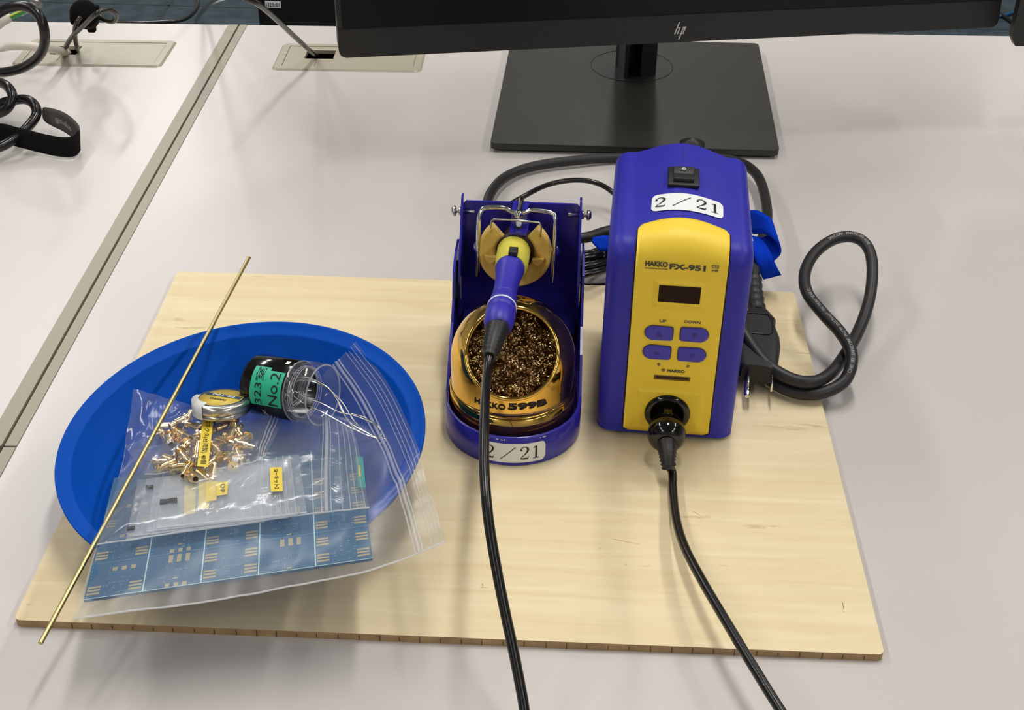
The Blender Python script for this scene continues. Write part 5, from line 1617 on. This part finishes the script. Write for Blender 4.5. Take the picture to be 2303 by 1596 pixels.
for (qx, qy, qz) in ((214, 22, .052), (168, 44, .045), (206, 62, .02)):
    b.box(at(qx, qy, qz), (0.008, 0.007, 0.009), mat('dull_black', srgb(9, 8, 8), 0.85), bev=0.002)
b.build('plug', sm_)
# coiled thick cord
cc_ = thing('power_cord', at(-10, 230, ZD), 'thick glossy black cord coiled at the left edge of the left desk', 'power cord')
b = MB()
ck = crv([at(-90, 120, .05), at(-40, 60, .085), at(10, 22, .100), at(55, 14, .104), at(88, 36, .098), at(101, 80, .082), at(92, 120, .062), at(60, 148, .045), at(15, 162, .034), at(-40, 166, .026), at(-80, 190, .024), at(-50, 190, .024), at(-10, 184, .030), at(18, 196, .032), at(28, 222, .026), at(8, 250, .016), at(-40, 262, .006), at(-80, 260, .004)], 8)
b.tube(ck, 0.0043, mat('cord_black', srgb(24, 21, 22), 0.25), n=16)
ck2 = crv([at(-60, 250, .008), at(-10, 236, .012), at(25, 226, .018), at(60, 224, .022), at(80, 240, .020), at(80, 262, .014), at(60, 288, .010), at(35, 310, .010), at(0, 330, .008), at(-60, 345, .006)], 8)
b.tube(ck2, 0.0043, mat('cord_black', srgb(24, 21, 22), 0.25), n=16)
b.build('cord', cc_)
# black strap
vb = thing('cable_strap', at(100, 340, ZD), 'black hook and loop strap with printed grey inside, binding the coiled cord', 'strap')
b = MB()
ss = [(-60, 312, .012), (0, 300, .014), (40, 308, .010), (100, 323, .006), (140, 330, .0055), (165, 328, .0055), (177, 315, .0055)]
c1 = crv([at(x_, y_ , z_) for x_, y_, z_ in ss], 6)
ribbon(b, c1, [0.0170] * len(c1), [Vector((0.0, 0.25, 1))] * len(c1), M_bvelcro, 0.0012)
b.build('outer_band', vb)
b = MB()
ss = [(177.5, 314, .0065), (174, 302, .007), (158, 285, .008), (138, 272, .009), (118, 264, .010), (100, 257, .011), (95, 254, .0115)]
c1 = crv([at(x_, y_ , z_) for x_, y_, z_ in ss], 6)
ribbon(b, c1, [0.0165 if i < len(c1) - 19 else 0.0165 * math.sqrt(max(0.05, 1 - ((i - len(c1) + 20) / 19.5) ** 2)) for i in range(len(c1))], [Vector((0.0, 0.45, 1))] * len(c1), M_gvelcro, 0.0012)
b.build('inner_band', vb)
b = MB()
wn = Vector((0, 0.45, 1)).normalized()
rcv = c1[::-1]
Ls = [0]
for i in range(1, len(c1)): Ls.append(Ls[-1] + (c1[i] - c1[i - 1]).length)
def IF(u, v):
    t = max(0, min(Ls[-1] - 1e-6, u)); i = 0
    while i < len(Ls) - 2 and Ls[i + 1] < t: i += 1
    f = (t - Ls[i]) / (Ls[i + 1] - Ls[i]); p = c1[i].lerp(c1[i + 1], f)
    n_ = (c1[i + 1] - c1[i]).cross(wn).normalized()
    if n_.dot(CAM - p) < 0: n_ = -n_
    return p + wn * v + n_ * 0.0022
put_text(b, 'ompro®', M_gtext, lambda u, v: IF(Ls[-1] * 0.52 + u, -v), 0.0062, rot=math.pi if False else 0, bold=0.005, width=0.026)
b.build('lettering', vb)
# white box corner, ground wire
b = MB()
b.tube(crv([at(-30, 62, .03), at(0, 45, .036), at(24, 38, .038)], 5), [0.010, 0.009, 0.0085, 0.008, 0.0075, 0.007, 0.0065, 0.006, 0.0055, 0.005, 0.0045], M_whitecable, n=12)
gw = thing('ground_wire', at(20, 50, ZD), 'white lead ending in a green and yellow ground wire, top left corner', 'wire')
b.build('sheath', gw)
b = MB(); b.tube(crv([at(22, 39, .038), at(45, 29, .040), at(60, 22, .042)], 5), 0.0026, M_greenwire, n=10)
b.tube(crv([at(22, 36, .0405), at(45, 26, .0425), at(60, 19, .0445)], 5), 0.0009, M_yellowwire, n=8); b.build('conductor', gw)
b = MB(); b.tube([at(45, 29, .040), at(64, 21, .042), at(82, 5, .05), at(90, 12, .05)], 0.0032, M_clear, n=10)
b.tube([at(74, 4, .05), at(88, 10, .05)], 0.0035, M_steel, n=10); b.build('terminal', gw)
for ob in list(bpy.data.objects):
    if ob.name.startswith('lettering') and ob.type == 'FONT': bpy.data.objects.remove(ob)
